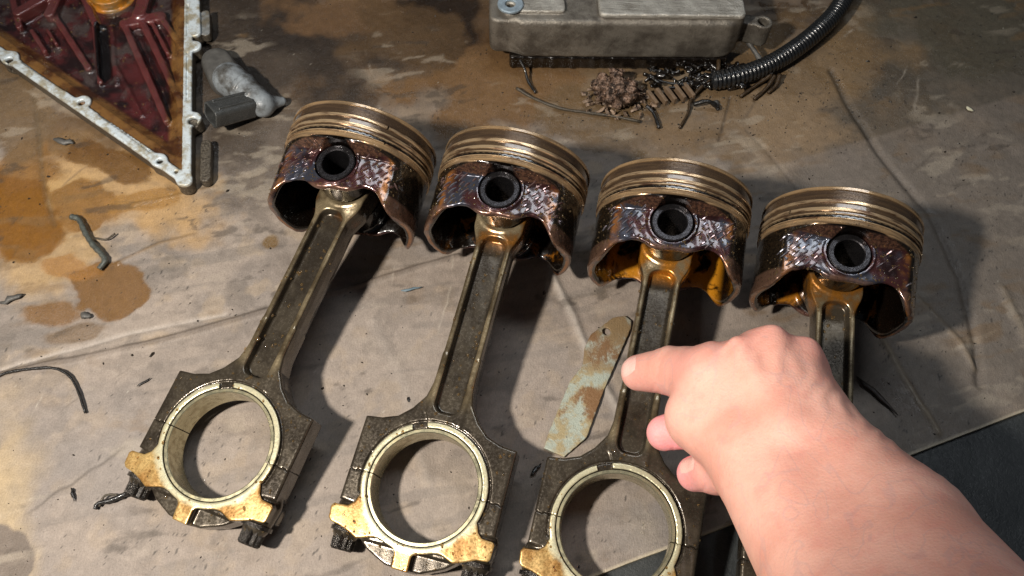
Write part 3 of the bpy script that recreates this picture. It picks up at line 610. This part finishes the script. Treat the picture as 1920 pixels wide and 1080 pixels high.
def plug(x, y, z):
    p = [x-a[0], y-a[1], z-a[2]]; u = p[0]*ax_[0]+p[1]*ax_[1]+p[2]*ax_[2]; v = p[0]*sx[0]+p[1]*sx[1]+p[2]*sx[2]; w_ = p[0]*sz[0]+p[1]*sz[1]+p[2]*sz[2]
    bx = lambda hv, hw, r: np.hypot(np.maximum(np.abs(v)-hv+r, 0), np.maximum(np.abs(w_)-hw+r, 0))-r
    o = np.maximum(bx(7.4, 6.2, 3), np.abs(u-LN/2)-LN/2); o = np.maximum(o, -np.maximum(bx(6.3, 5.2, 2.4), u-LN*.55))
    for q in (-4.2, 3.6): o = np.minimum(o, np.maximum(np.maximum(np.abs(v-q)-.8, np.abs(w_-5.9)-1.4), np.abs(u-LN*.55)-LN*.42))
    o = np.minimum(o, np.maximum(np.maximum(np.abs(v+6)-1.6, np.abs(w_-1)-2.6), np.abs(u-LN*.8)-LN*.18))
    for q in (-1.6, 1.6): o = np.minimum(o, np.maximum(np.maximum(np.abs(v-q)-.5, np.abs(w_)-1.1), np.abs(u-LN*.4)-LN*.25))
    return o
mn = np.minimum(a, b)-10; mx = np.maximum(a, b)+10
world_obj('plug', plug, mn, mx, .5, M_PL, sen, sb)
c1 = at(432, 150, 10); c2 = at(492, 196, 8); c3 = at(415, 128, 8)
def body_s(x, y, z):
    o = cone3(x, y, z, c1, c2, 11, 8); o = smin(o, cone3(x, y, z, c2, at(528, 190, 4), 6, 3), 2); g = cone3(x, y, z, at(432, 178, 20), at(462, 146, 20), .9, .9); o = smax(o, -g, .4)
    o = np.minimum(o, np.maximum(cone3(x, y, z, c1+(c2-c1)*.30, c1+(c2-c1)*.34, 12, 12), 0)+0) if False else o
    t_ = ((x-c1[0])*(c2-c1)[0]+(y-c1[1])*(c2-c1)[1])/((c2-c1)@(c2-c1)); o = o-.9*(sst(np.abs(t_-.42), .07, .045))-.5*sst(np.abs(t_-.78), .05, .03)
    return np.maximum(o, .2-z)
world_obj('sensor_body', body_s, np.minimum(c1, c2)-[16, 16, 12], np.maximum(c1, c2)+[26, 16, 14], .8, M_GP, sen, sb)
def flange_s(x, y, z): o = cone3(x, y, z, at(408, 118, 5), at(425, 150, 6), 10, 11); return np.maximum(smax(o, z-11, 2), .2-z)
world_obj('sensor_mount', flange_s, c3-[18, 22, 10], c3+[20, 18, 12], .8, M_GD, sen, sb)

# ------------------------------------------------------------------ aluminium housing, top
h0 = at(952, 109, 9); h1 = at(1378, 112, 9); U = h1-h0; HL = np.linalg.norm(U); U /= HL; Vv = np.array([-U[1], U[0], 0]); HT = 41.
hs_ = empty('aluminium_housing', (h0+h1)/2*np.array([1, 1, 0])); tag(hs_, 'grey-brown cast aluminium housing with a bright machined top, cut off by the upper frame edge', 'housing')
HB = (h0+h1)/2*np.array([1, 1, 0])
def hloc(x, y): dx, dy = x-h0[0], y-h0[1]; return dx*U[0]+dy*U[1], dx*Vv[0]+dy*Vv[1]
def hpx(px, py, z): p = at(px, py, z); return hloc(p[0], p[1])
wL = hpx(957, 10, HT); wR = hpx(1432, 40, 30)
def house(x, y, z):
    u, v = hloc(x, y); dr = (z-9)*.05
    bx = np.hypot(np.maximum(np.abs(u-HL/2)-HL/2+13-dr, 0), np.maximum(np.abs(v-45)-45+13+dr*1.0, 0))-13
    o = ext(bx, z, 9, HT-2.5, 3.2)
    o = smin(o, ext(np.hypot(np.maximum(np.abs(u-12)-18, 0), np.maximum(np.abs(v-24)-14, 0))-6, z, 10, HT-4, 2), 3)
    t = ext(np.hypot(np.maximum(np.abs(u-HL*.69)-HL*.31+4, 0), np.maximum(np.abs(v-40)-32, 0))-4, z, 12, HT+1.5, 1.2); o = smin(o, t, 1.5)
    t = ext(np.hypot(np.maximum(np.abs(u-17)-16, 0), np.maximum(np.abs(v-20)-8.5, 0))-3, z, 12, HT, .8); o = smin(o, t, 1)
    o = smax(o, -ext(np.hypot(u-wL[0], v-wL[1])-2.4, z, HT-6, HT+5, .2), .3)
    e = ext(np.minimum(np.hypot(u-wR[0], v-wR[1])-6, seg2(u, v, (HL-6, wR[1]+4), wR, 4.5)), z, 14, 30, .8); o = smin(o, e, 3); o = smax(o, -ext(np.hypot(u-wR[0], v-wR[1])-3.6, z, 22, 40, .3), .4)
    foot = np.minimum(np.hypot(u-24, v-40)-9, np.hypot(u-HL+24, v-40)-9); o = np.minimum(o, ext(foot, z, .2, 12, .5))
    return o+.18*np.sin(x*.5+z*.6)*np.sin(y*.4-z*.5)
M = Mat('cast_aluminium'); v = M.coord(); n = M.noise(v, .045, 7, .65); nf = M.noise(v, .8, 6, .7); sc_ = M.noise(M.coord((.1, 2, 2)), .5, 5, .7); zz = M.math('MULTIPLY', M.xyz(M.tc.outputs['Object'])[2], 1/S)
c = M.mix(M.step(n, .4, .62), srgb(132, 126, 116), srgb(94, 88, 80)); c = M.mix(M.math('MULTIPLY', M.step(zz, HT-1.5, HT-.5), M.step(M.math('ADD', sc_, n), .7, 1.1)), c, srgb(190, 186, 176))
c = M.mix(M.step(nf, .62, .72), c, srgb(50, 42, 34))
MAT_HS = M.out(c, M.step(nf, .3, .7, .24, .5), .5, M.bump(M.math('ADD', nf, M.math('MULTIPLY', n, 2.)), .5))
lo_ = np.minimum(h0, h1)-[22, 22, 0]; hi_ = np.maximum(h0, h1)+[34, 62, 0]; lo_[2] = -1; hi_[2] = HT+3
world_obj('casting', house, lo_, hi_, 1.05, MAT_HS, hs_, HB)
wl = at(957, 10, HT); V, F = lathe([(0, 3.4), (1.3, 3.4), (1.6, 4.2), (1.6, 7.6), (1.2, 8.2), (0, 8.2)], 40, 'z'); ws = link('washer', mesh('washer', V, F, False), simple('zinc_washer', srgb(176, 194, 206), .35, .5, .3, .3, .1), hs_); ws.location = Vector(wl+[0, 0, .1]-HB)*S

def gap_slab(x, y, z):  # black slab added to stand for the shadow under the housing
    u, v = hloc(x, y); return ext(np.hypot(np.maximum(np.abs(u-HL/2+2)-HL/2+6, 0), np.maximum(np.abs(v-40)-36.5, 0))-3+.5*np.sin(x*.7)*np.sin(x*.23), z, -.6, 9.3, .8)
lo_[2] = -1; hi_[2] = 11; world_obj('gap_shade_slab', gap_slab, lo_, hi_, 1.2, MAT_BLACK, hs_, HB)
# ------------------------------------------------------------------ hoses, wires, debris
def gz(p): return p
def strand(name, pts, r, mat, label, cat, group=None, n=8, taper=None, sub=6):
    P3 = [at(p[0], p[1], p[2]) for p in pts]; base = P3[0]*np.array([1, 1, 0]); sp = spline([p-base for p in P3], sub)
    rr = r if taper is None else [r*taper(i/(len(sp)-1)) for i in range(len(sp))]
    rr = [q*(1+.12*math.sin(i*2.1)+.08*math.sin(i*.7)) for i, q in enumerate(rr if hasattr(rr, '__len__') else [rr]*len(sp))]
    V, F = tube(sp, rr, n); o = link(name, mesh(name, V, F), mat); o.location = Vector(base)*S; return tag(o, label, cat, group)
hose = [(1335, 152, 7), (1385, 142, 8), (1440, 122, 8), (1490, 92, 8), (1535, 56, 9), (1572, 16, 9), (1600, -40, 9), (1620, -90, 9)]
sp = spline([at(*p) for p in hose], 26); dist = 0; pts = []; rr = []
Lc = np.cumsum([0]+[np.linalg.norm(sp[i+1]-sp[i]) for i in range(len(sp)-1)])
for s_ in np.arange(0, Lc[-1], .42):
    k = min(np.searchsorted(Lc, s_, 'right')-1, len(sp)-2); t = (s_-Lc[k])/(Lc[k+1]-Lc[k]); pts.append(sp[k]*(1-t)+sp[k+1]*t); ph = (s_ % 2.9)/2.9; rr.append(5.2+1.15*float(sst(np.array(abs(ph-.5)), .34, .14)))
V, F = tube([p+[0, 0, 0] for p in pts], rr, 20); o = link('corrugated_hose', mesh('corrugated_hose', V, F), simple('black_hose_plastic', srgb(30, 32, 34), .2, 0, .3, .3, .12, coat=.3)); tag(o, 'black corrugated hose curving up to the top edge from the housing', 'hose')
M_WIRE = simple('dirty_wire', srgb(86, 78, 66), .4, .3, .4, .4, .3); M_BLK = simple('black_wire', srgb(26, 24, 22), .3, 0, .3, .4, .2, coat=.3); M_CU = simple('oily_brown_strip', srgb(74, 58, 40), .3, .2, .4, .4, .3)
G = 'loose wires under the housing'
strand('wire', [(968, 165, 3), (1000, 184, 1.5), (1050, 203, 1), (1100, 211, 1), (1150, 218, 1), (1200, 228, .8)], .95, M_WIRE, 'long grey-brown wire running from left under the rusty coil lump', 'wire')
strand('wire', [(974, 112, 10), (984, 130, 6), (990, 152, 2), (1004, 174, 1)], .9, M_BLK, 'short black wire hanging down at the left end of the housing gap', 'wire')
strand('wire', [(1348, 112, 8), (1344, 136, 6), (1318, 160, 4), (1296, 186, 2), (1290, 212, 1), (1274, 240, 1)], 1.3, M_CU, 'bent wire crossing right of the slatted block and ending at a sharp tip', 'wire', taper=lambda t: 1.1-.5*t)
strand('wire', [(1346, 140, 6), (1310, 156, 5), (1270, 158, 4), (1220, 148, 5)], .9, M_BLK, 'thin dark wire across the black gap just below the housing', 'wire')
strand('wire', [(1212, 198, 3), (1225, 212, 2), (1236, 240, 1)], 1.1, M_BLK, 'short dark wire stub between the coil lump and the slatted block', 'wire')
strand('wire', [(1398, 72, 14), (1412, 92, 12), (1428, 116, 9), (1446, 140, 5)], 1.7, M_GD, 'oily metal stem leaning on the hose end', 'wire')
for q, pp in enumerate(([(1446, 140, 5), (1420, 158, 2), (1388, 181, 1)], [(1452, 142, 4), (1438, 164, 2), (1414, 186, 1)], [(1462, 140, 4), (1455, 160, 2), (1440, 174, 1)])):
    strand('metal_prong', pp, 1.5, M_CU, ['left prong of the three below the hose end', 'middle prong of the three below the hose end', 'right prong of the three below the hose end'][q], 'prong', 'prongs below the hose end', taper=lambda t: 1.1-.4*t)
strand('wire', [(1300, 196, 2), (1326, 190, 5), (1344, 200, 2), (1346, 206, .5)], 1.5, M_BLK, 'small arched black wire right of the slatted block', 'wire')
# rusty lump of winding
lc = at(1158, 172, 7); rs = np.random.default_rng(5); bl = [(rs.uniform(-9, 9), rs.uniform(-8, 8), rs.uniform(-3, 6), rs.uniform(3, 5.5)) for _ in range(16)]
def lump(x, y, z):
    X_, Y_, Z_ = x-lc[0], y-lc[1], z-lc[2]; o = np.sqrt((X_/1.3)**2+Y_**2+(Z_*1.4)**2)-10.5
    for a_, b_, c_, r_ in bl: o = smin(o, np.sqrt((X_-a_*1.2)**2+(Y_-b_)**2+(Z_-c_)**2)-r_, 1.2)
    o += 1.9*np.sin(X_*.6+np.sin(Y_*.5)*2)*np.sin(Y_*.6+Z_*.5)+.7*np.sin(X_*2.1+Z_)*np.sin(Y_*1.9-X_)+.4*np.sin(X_*4+Y_*3)
    return np.maximum(o, .3-z)
M = Mat('rusty_winding'); v = M.coord(); n = M.noise(v, .15, 7, .7); nf = M.noise(v, .9, 6, .75)
MAT_RUST = M.out(M.mix(M.step(n, .4, .6), M.mix(M.step(nf, .4, .6), srgb(176, 148, 130), srgb(96, 68, 46)), srgb(40, 28, 20)), M.step(nf, .3, .7, .25, .6), .1, M.bump(nf, .9))
o = world_obj('rusty_coil_lump', lump, lc-[22, 19, 8], lc+[22, 19, 16], .6, MAT_RUST, None, lc*np.array([1, 1, 0])); o.location = Vector(lc*np.array([1, 1, 0]))*S; 
rs = np.random.default_rng(31); parts = []
for q in range(170):
    g_ = rs.uniform(0, 6.28); rr_ = rs.uniform(4, 23)*(.5 if rs.random() < .45 else 1); p = np.array([lc[0]+rr_*1.1*math.cos(g_), lc[1]+rr_*.8*math.sin(g_), rs.uniform(.8, max(1.5, 15-rr_*.8))])-lc*[1, 1, 0]
    e1 = rs.normal(0, 1, 3); e1[2] *= .5; e1 /= np.linalg.norm(e1); e2 = np.cross(e1, rs.normal(0, 1, 3)); e2 /= np.linalg.norm(e2); e3 = np.cross(e1, e2); l1, l2 = rs.uniform(1.2, 4.8), rs.uniform(.5, 2.2); V_ = []
    for i_ in range(4):
        t_ = i_/3-.5; bend = e3*(t_*t_*rs.uniform(1, 5)); 
        for s1, s3 in ((-1, -.16), (1, -.16), (1, .16), (-1, .16)): V_.append(p+e1*l1*2*t_+e2*l2*s1*(1-.5*abs(t_))+e3*s3+bend)
    F_ = [(0, 1, 2, 3)[::-1], (12, 13, 14, 15)]+[(i_*4+k, i_*4+(k+1) % 4, i_*4+4+(k+1) % 4, i_*4+4+k) for i_ in range(3) for k in range(4)]; parts.append((V_, F_))
V, F = join(parts); fo = link('flakes', mesh('flakes', V, F, False), simple('torn_scraps', srgb(170, 146, 124), .35, .1, .6, .25, .4, col2=srgb(60, 44, 34)), o); fo['kind'] = 'stuff'
tag(o, 'crumpled rusty coil lump in front of the housing, left of the slatted block', 'coil')
for o_ in (sen,): pass
tg = at(1330, 142, 0); rs = np.random.default_rng(12); parts = []
for q in range(70):
    p = at(rs.uniform(1215, 1405), rs.uniform(122, 168), rs.uniform(.5, 4)) ; parts.append(tube(spline([p-tg+rs.uniform(-1, 1, 3)*[6, 3.5, 2]*k+[0, 0, 2.2] for k in (-1., -.3, .4, 1.)], 4), rs.uniform(.6, 1.7), 6))
V, F = join(parts); o = link('sludge_tangle', mesh('sludge_tangle', V, F), MAT_BLACK); o.location = Vector(tg)*S; tag(o, 'black oily tangle of torn strips between the coil lump and the hose', 'torn strips')
# slatted block
sb2 = at(1250, 196, 0); blk = empty('slatted_block', sb2); tag(blk, 'small tan slatted block lying between the rusty lump and the bent wire', 'block')
M_TAN = simple('tan_lamination', srgb(128, 106, 84), .4, .1, .3, .3, .3)
for q in range(5):
    p = at(1222+q*17, 186-q*3, 1)-sb2; ang = math.radians(-62); d_ = np.array([math.cos(ang), math.sin(ang)]); n_ = np.array([-d_[1], d_[0]]); V = []
    for zz_ in (0.2, 4.2):
        for su, sv in ((-6, -1.3), (6.5, -1.1), (6.5, 1.1), (-6, 1.3)): V.append((p[0]+d_[0]*su+n_[0]*sv, p[1]+d_[1]*su+n_[1]*sv, zz_+.25*q*(zz_ > 1)))
    o = link('slat', mesh('slat', V, [(3, 2, 1, 0), (4, 5, 6, 7), (0, 1, 5, 4), (1, 2, 6, 5), (2, 3, 7, 6), (3, 0, 4, 7)], False), M_TAN, blk); bv = o.modifiers.new('bevel', 'BEVEL'); bv.width = .0004; bv.segments = 2
# steel strip
SP = [(1149, 596), (1172, 592), (1184, 601), (1183, 615), (1131, 735), (1100, 820), (1058, 856), (1020, 840), (1027, 815), (1069, 714), (1093, 684), (1096, 652), (1107, 628)]
sp2 = W(SP, 1.5); hl = at(1137, 622, 1.5)[:2]; cc = at(1100, 720, 0)
def strip(x, y, z):
    b_ = z-.35*np.sin((x-cc[0])*.12)-.0; o = ext(poly2(x, y, sp2)+.07*np.sin(x*1.3+y*.7), b_, .2, 1.6, .25); return np.maximum(o, -(np.hypot(x-hl[0], y-hl[1])-2.3))
M = Mat('rusted_galvanised_steel'); v = M.coord(); n = M.noise(v, .09, 7, .68, .4); nf = M.noise(M.coord((1, .6, 1)), .8, 6, .75); pn = M.noise(v, .05, 3, .5)
c = M.mix(M.step(n, .42, .56), srgb(166, 172, 158), srgb(164, 148, 112)); c = M.mix(M.step(M.math('ADD', pn, M.math('MULTIPLY', nf, .35)), .66, .78), c, srgb(130, 96, 62)); yv = M.math('MULTIPLY', M.xyz(M.tc.outputs['Object'])[1], 1/S); c = M.mix(M.math('MULTIPLY', M.step(yv, 2, 14, 0., .6), M.step(M.math('ADD', n, M.math('MULTIPLY', nf, .4)), .5, .72)), c, srgb(122, 92, 62)); c = M.mix(M.step(nf, .58, .68), c, srgb(104, 90, 70))
MAT_STRIP = M.out(c, M.step(nf, .3, .7, .35, .6), .25, M.bump(M.math('ADD', nf, n), .5))
xs_ = [p[0] for p in sp2]; ys_ = [p[1] for p in sp2]
o = world_obj('steel_strip', strip, (min(xs_)-2, min(ys_)-2, -1), (max(xs_)+2, max(ys_)+2, 3), .4, MAT_STRIP, None, cc); o.location = Vector(cc)*S; tag(o, 'rusty pale-green steel strip with one hole, left of the fingertip', 'metal strip')
# small debris
strand('wire', [(-60, 740, .6), (-5, 706, .8), (25, 696, 1.6), (62, 691, 2), (98, 690, 2), (128, 703, 1.6), (146, 732, 1), (160, 774, .6)], .75, M_BLK, 'thin dark hooked wire curling in from the left frame edge', 'wire')
strand('spring_piece', [(133, 406, 2), (148, 412, 2), (160, 436, 2), (172, 456, 2), (190, 476, 2), (197, 489, 1.6), (186, 504, 1.2)], 1.7, simple('grey_rubber', srgb(88, 92, 86), .3, .2, .4, .4, .3, coat=.3), 'grey-green bent worm-like piece lying on the amber oil stain', 'scrap')
strand('wire', [(176, 446, 1), (198, 449, 1.6), (216, 438, 1.4)], .55, M_WIRE, 'tiny pale wire sticking out beside the grey-green worm-like piece', 'wire')
strand('cable_tie', [(178, 955, 1), (184, 944, 1.6), (208, 938, 2), (236, 926, 2.5), (268, 912, 4)], 1.3, M_BLK, 'black cable tie end pointing at the leftmost rod cap', 'cable tie', taper=lambda t: .7+.5*t)
strand('cable_tie', [(186, 950, 1), (196, 930, 2.6), (216, 928, 2.4), (232, 934, 1)], .6, M_WIRE, 'thin loop over the black cable tie end', 'cable tie')
strand('cable_tie', [(262, 884, 6), (266, 902, 6), (270, 918, 4)], 1.9, M_BLK, 'small glossy black stub against the leftmost rod cap bolt', 'cable tie')
chips = [((0, 568), (44, 553), 2.0, M_GD, 'grey chip at the left frame edge below the amber stain'), ((752, 545), (792, 538), .9, simple('blue_plastic', srgb(110, 128, 138), .5), 'blue-grey flake between the first and second rods'),
 ((256, 724), (282, 708), .5, M_BLK, 'short black sliver above the leftmost big end'), ((134, 914), (139, 940), .8, M_BLK, 'short black stub left of the cable tie'), ((150, 590), (170, 596), 1.9, M_GD, 'dark crumb below the amber stain near the fold'),
 ((1812, 200), (1826, 208), 1.2, simple('cream_paper', srgb(200, 196, 170), .6), 'small cream paper scrap on the right side of the cardboard'), ((1606, 706), (1685, 778), 1.4, simple('dark_leaf', srgb(58, 48, 42), .5), 'dark crumpled shred right of the rightmost rod'),
 ((100, 262), (138, 268), 2.2, M_GD, 'glossy grey crumb below the diagonal edge of the engine cover'), ((1336, 190), (1350, 196), 1.8, M_GD, 'grey crumb right of the arched black wire'), ((996, 893), (1014, 868), 1.0, M_BLK, 'black sliver in the shadow left of the third big end'), ((764, 744), (766, 754), .6, M_BLK, 'tiny black speck above the second big end')]
for q, (p0, p1, r, m_, lb) in enumerate(chips):
    A0, B0 = at(*p0, .6), at(*p1, .6); base = (A0+B0)/2*np.array([1, 1, 0]); e = (B0-A0); nn = np.array([-e[1], e[0], 0])/(np.linalg.norm(e)+1e-9); rs = np.random.default_rng(q); sp = [A0+e*t+nn*r*.5*rs.uniform(-1, 1)+[0, 0, rs.uniform(0, r*.5)] for t in np.linspace(0, 1, 6)]
    V, F = tube([p-base for p in sp], [r*k*rs.uniform(.7, 1.2) for k in (.35, .9, 1, .95, .7, .25)], 7); V = [(a_, b_, c_*.6) for a_, b_, c_ in V]
    o = link('debris_chip', mesh('debris_chip', V, F), m_); o.location = Vector(base)*S; tag(o, lb, 'debris')
# grit: countless crumbs on the cardboard
rs = np.random.default_rng(9); V = []; F = []
for _ in range(900):
    px, py = rs.uniform(-40, 1960), rs.uniform(-40, 1100)
    if rs.random() < .35: px, py = 1350+rs.normal(0, 230), 200+rs.normal(0, 60)
    p = at(px, py, 0)
    if p[1] < edge_y(p[0])+2: continue
    r = rs.uniform(.15, .55)*(2 if rs.random() < .06 else 1); b_ = len(V); st_ = rs.uniform(.6, 2.4); an_ = rs.uniform(0, 3.14)
    for k in range(5): t = k*1.257; u, w_ = r*st_*math.cos(t)*rs.uniform(.7, 1.2), r*math.sin(t); V.append((p[0]+u*math.cos(an_)-w_*math.sin(an_), p[1]+u*math.sin(an_)+w_*math.cos(an_), -1.1))
    V.append((p[0], p[1], r*.9-.6)); F += [(b_+k, b_+(k+1) % 5, b_+5) for k in range(5)]
o = link('grit', mesh('grit', V, F, False), simple('grit', srgb(52, 46, 40), .3, 0, .5, .5, .1)); o['kind'] = 'stuff'; o['label'] = 'fine dark grit strewn over the oil-stained cardboard'; o['category'] = 'grit'

# ------------------------------------------------------------------ hand and forearm
J = lambda px, py, z: tuple(at(px, py, z))
def hand_sdf(x, y, z):
    c = lambda a, b, ra, rb: cone3(x, y, z, a, b, ra, rb)
    idx = smin(c(J(1199, 699, 60), J(1258, 695, 74), 8.4, 10.6), c(J(1258, 695, 74), J(1335, 712, 92), 10.6, 14.5), 2)
    mid = smin(c(J(1246, 812, 64), J(1300, 800, 72), 7.8, 9), c(J(1300, 800, 72), J(1345, 700, 84), 9, 11), 3)
    thb = smin(c(J(1303, 888, 66), J(1345, 880, 78), 7.6, 9.5), c(J(1345, 880, 78), J(1430, 860, 96), 10, 15), 3)
    rin = smin(c(J(1330, 800, 58), J(1390, 760, 62), 8, 9), c(J(1390, 760, 62), J(1410, 690, 92), 9, 12), 3)
    lit = smin(c(J(1400, 800, 58), J(1460, 750, 66), 7.5, 8.5), c(J(1460, 750, 66), J(1490, 700, 92), 8.5, 12), 3)
    palm = smin(c(J(1345, 712, 94), J(1470, 830, 104), 15, 19), c(J(1430, 686, 101), J(1480, 790, 104), 15.5, 19), 6)
    palm = smin(palm, c(J(1492, 708, 100), J(1500, 790, 104), 14, 17), 6); palm = smin(palm, c(J(1316, 782, 88), J(1430, 850, 102), 15.2, 18), 7)
    arm = smin(c(J(1442, 882, 104), J(1590, 1112, 132), 20.5, 24.3), c(J(1500, 800, 104), J(1680, 1012, 132), 18.5, 24.3), 8)
    arm = smin(arm, smin(c(J(1590, 1112, 132), J(1800, 1500, 190), 24.5, 28), c(J(1680, 1012, 132), J(1950, 1410, 190), 24.3, 28.5), 10), 6)
    for k_, w_ in (((1384, 648, 112), (1466, 800, 124)), ((1452, 628, 113), (1478, 800, 124)), ((1516, 650, 110), (1498, 800, 122))):
        palm = smin(palm, c(J(*k_), J(*w_), 1.3, 1.0), 11)
    d = smin(palm, arm, 9); d = smin(d, thb, 3.2); d = smin(d, idx, 5); d = smin(d, mid, 2.2); d = smin(d, rin, 2.5); d = smin(d, lit, 2.5)
    for p_, dr_, am, wd in ((J(1232, 690, 74), (1, -.15), .38, .55), (J(1240, 690, 74), (1, -.1), .3, .5), (J(1296, 690, 90), (1, .1), .35, .7), (J(1306, 690, 92), (1, .1), .25, .6), (J(1262, 806, 70), (1, 0), .3, .6), (J(1322, 880, 76), (1, -.2), .35, .6)):
        u_ = ((x-p_[0])*dr_[0]+(y-p_[1])*dr_[1])/math.hypot(*dr_); q_ = np.sqrt((x-p_[0])**2+(y-p_[1])**2+(z-p_[2])**2)
        d = d+am*np.exp(-((u_+.3*np.sin(y*1.3))/wd)**2)*sst(q_, 14, 7)
    d = d+.22*np.exp(-((z-0*z-120+.0*x)/60)**2)*np.sin((x*.9-y*.5)*.9+np.sin(y*.3)*1.5)*np.exp(-(((x-J(1560, 800, 110)[0])*.7+(y-J(1560, 800, 110)[1])*.7)/9)**2)
    return d
NA = J(1170, 690, 64)
P0 = np.array(J(1500, 1100, 120))
corner = np.array([J(1150, 1560, 120), J(1150, 560, 120), J(2000, 1560, 170), J(2000, 560, 60), J(1960, 1420, 190)])
lo_ = (corner[1][0]-6, 2, 40); hi_ = (285, 215, 226)
P_, Q_ = nets(hand_sdf, lo_, hi_, .95)
base = np.array([120., 120., 0])
me = mesh('person', P_-base, Q_)
x_, y_, z_ = P_.T; def_ = lambda p, r: np.exp(-((x_-p[0])**2+(y_-p[1])**2+(z_-p[2])**2)/r**2)
fl = np.clip(def_(J(1250, 806, 64), 15)*1.0+def_(J(1303, 888, 66), 14)*.9+def_(J(1199, 699, 60), 10)*.35+def_(J(1384, 640, 112), 10)*.1+def_(J(1452, 618, 112), 10)*.1+def_(J(1530, 660, 108), 12)*.2+def_(J(1300, 690, 94), 9)*.3, 0, 1)
A_ = me.attributes.new('flush', 'FLOAT', 'POINT'); A_.data.foreach_set('value', fl.astype(np.float32))
M = Mat('skin'); v = M.coord(); n = M.noise(v, .04, 5, .55); nf = M.noise(v, 1.0, 5, .6); vo = M.n('ShaderNodeTexVoronoi'); M.put(vo, 'Vector', v); vo.inputs['Scale'].default_value = .9
c = M.mix(M.step(n, .35, .65), srgb(230, 176, 158), srgb(218, 158, 140)); c = M.mix(M.n('ShaderNodeAttribute', attribute_name='flush').outputs['Fac'], c, srgb(246, 160, 164)); c = M.mix(M.math('MULTIPLY', M.step(nf, .5, .7), .12), c, srgb(190, 120, 104)); bl = M.noise(v, .13, 4, .6); c = M.mix(M.math('MULTIPLY', M.step(bl, .5, .7), .3), c, srgb(216, 140, 128)); vn = M.noise(M.coord((1, .45, 1)), .05, 2, .4, 1.2); c = M.mix(M.math('MULTIPLY', M.step(M.math('ABSOLUTE', M.math('SUBTRACT', vn, .5)), .018, .004), .16), c, srgb(150, 140, 150))
MAT_SKIN = M.out(c, M.step(nf, .3, .7, .42, .56), 0, M.bump(M.math('ADD', M.math('MULTIPLY', vo.outputs[0], .6), nf), .13), **{'Subsurface Weight': .2, 'Subsurface Scale': .004})
M.b.inputs['Subsurface Radius'].default_value = (1., .35, .2)
per = link('person', me, MAT_SKIN); per.location = Vector(base)*S; tag(per, 'bare right forearm and hand reaching in from the lower right, index finger pointing left', 'person')
def nail(pc, nrm, dirv, wd, ln, name='fingernail'):
    nrm = np.array(nrm, float); nrm /= np.linalg.norm(nrm); dv = np.array(dirv, float); dv -= nrm*(dv@nrm); dv /= np.linalg.norm(dv); sd_ = np.cross(nrm, dv); V = []; F = []
    for i in range(9):
        for j in range(9):
            a_ = (i-4)/4; b_ = (j-4)/4; k = max(abs(a_), abs(b_), 1e-6); l_ = math.hypot(a_, b_); s_ = k/l_ if l_ > 1 else 1; s_ = .5+.5*k/max(l_, 1e-6) if l_ > 0 else 1
            p = np.array(pc)+dv*a_*ln*s_+sd_*b_*wd*s_; 
            for _ in range(6): f_ = float(hand_sdf(*[np.array([q]) for q in p])[0]); p = p-nrm*(f_-.35*(1-.7*max(abs(a_), abs(b_))**4))
            V.append(p-base)
    F = [(i*9+j, i*9+j+1, i*9+j+10, i*9+j+9) for i in range(8) for j in range(8)]
    o = link(name, mesh(name, V, F), simple('nail', srgb(240, 190, 178), .3, 0, .08, .2, .03, coat=.3), per); return o
nail(np.array(J(1176, 686, 66)), (-.62, -.15, .75), (-.8, -.1, -.5), 4.4, 5.2)
nail(np.array(J(1293, 874, 72)), (-.45, -.1, .88), (-.8, .1, -.3), 3.4, 4.4)
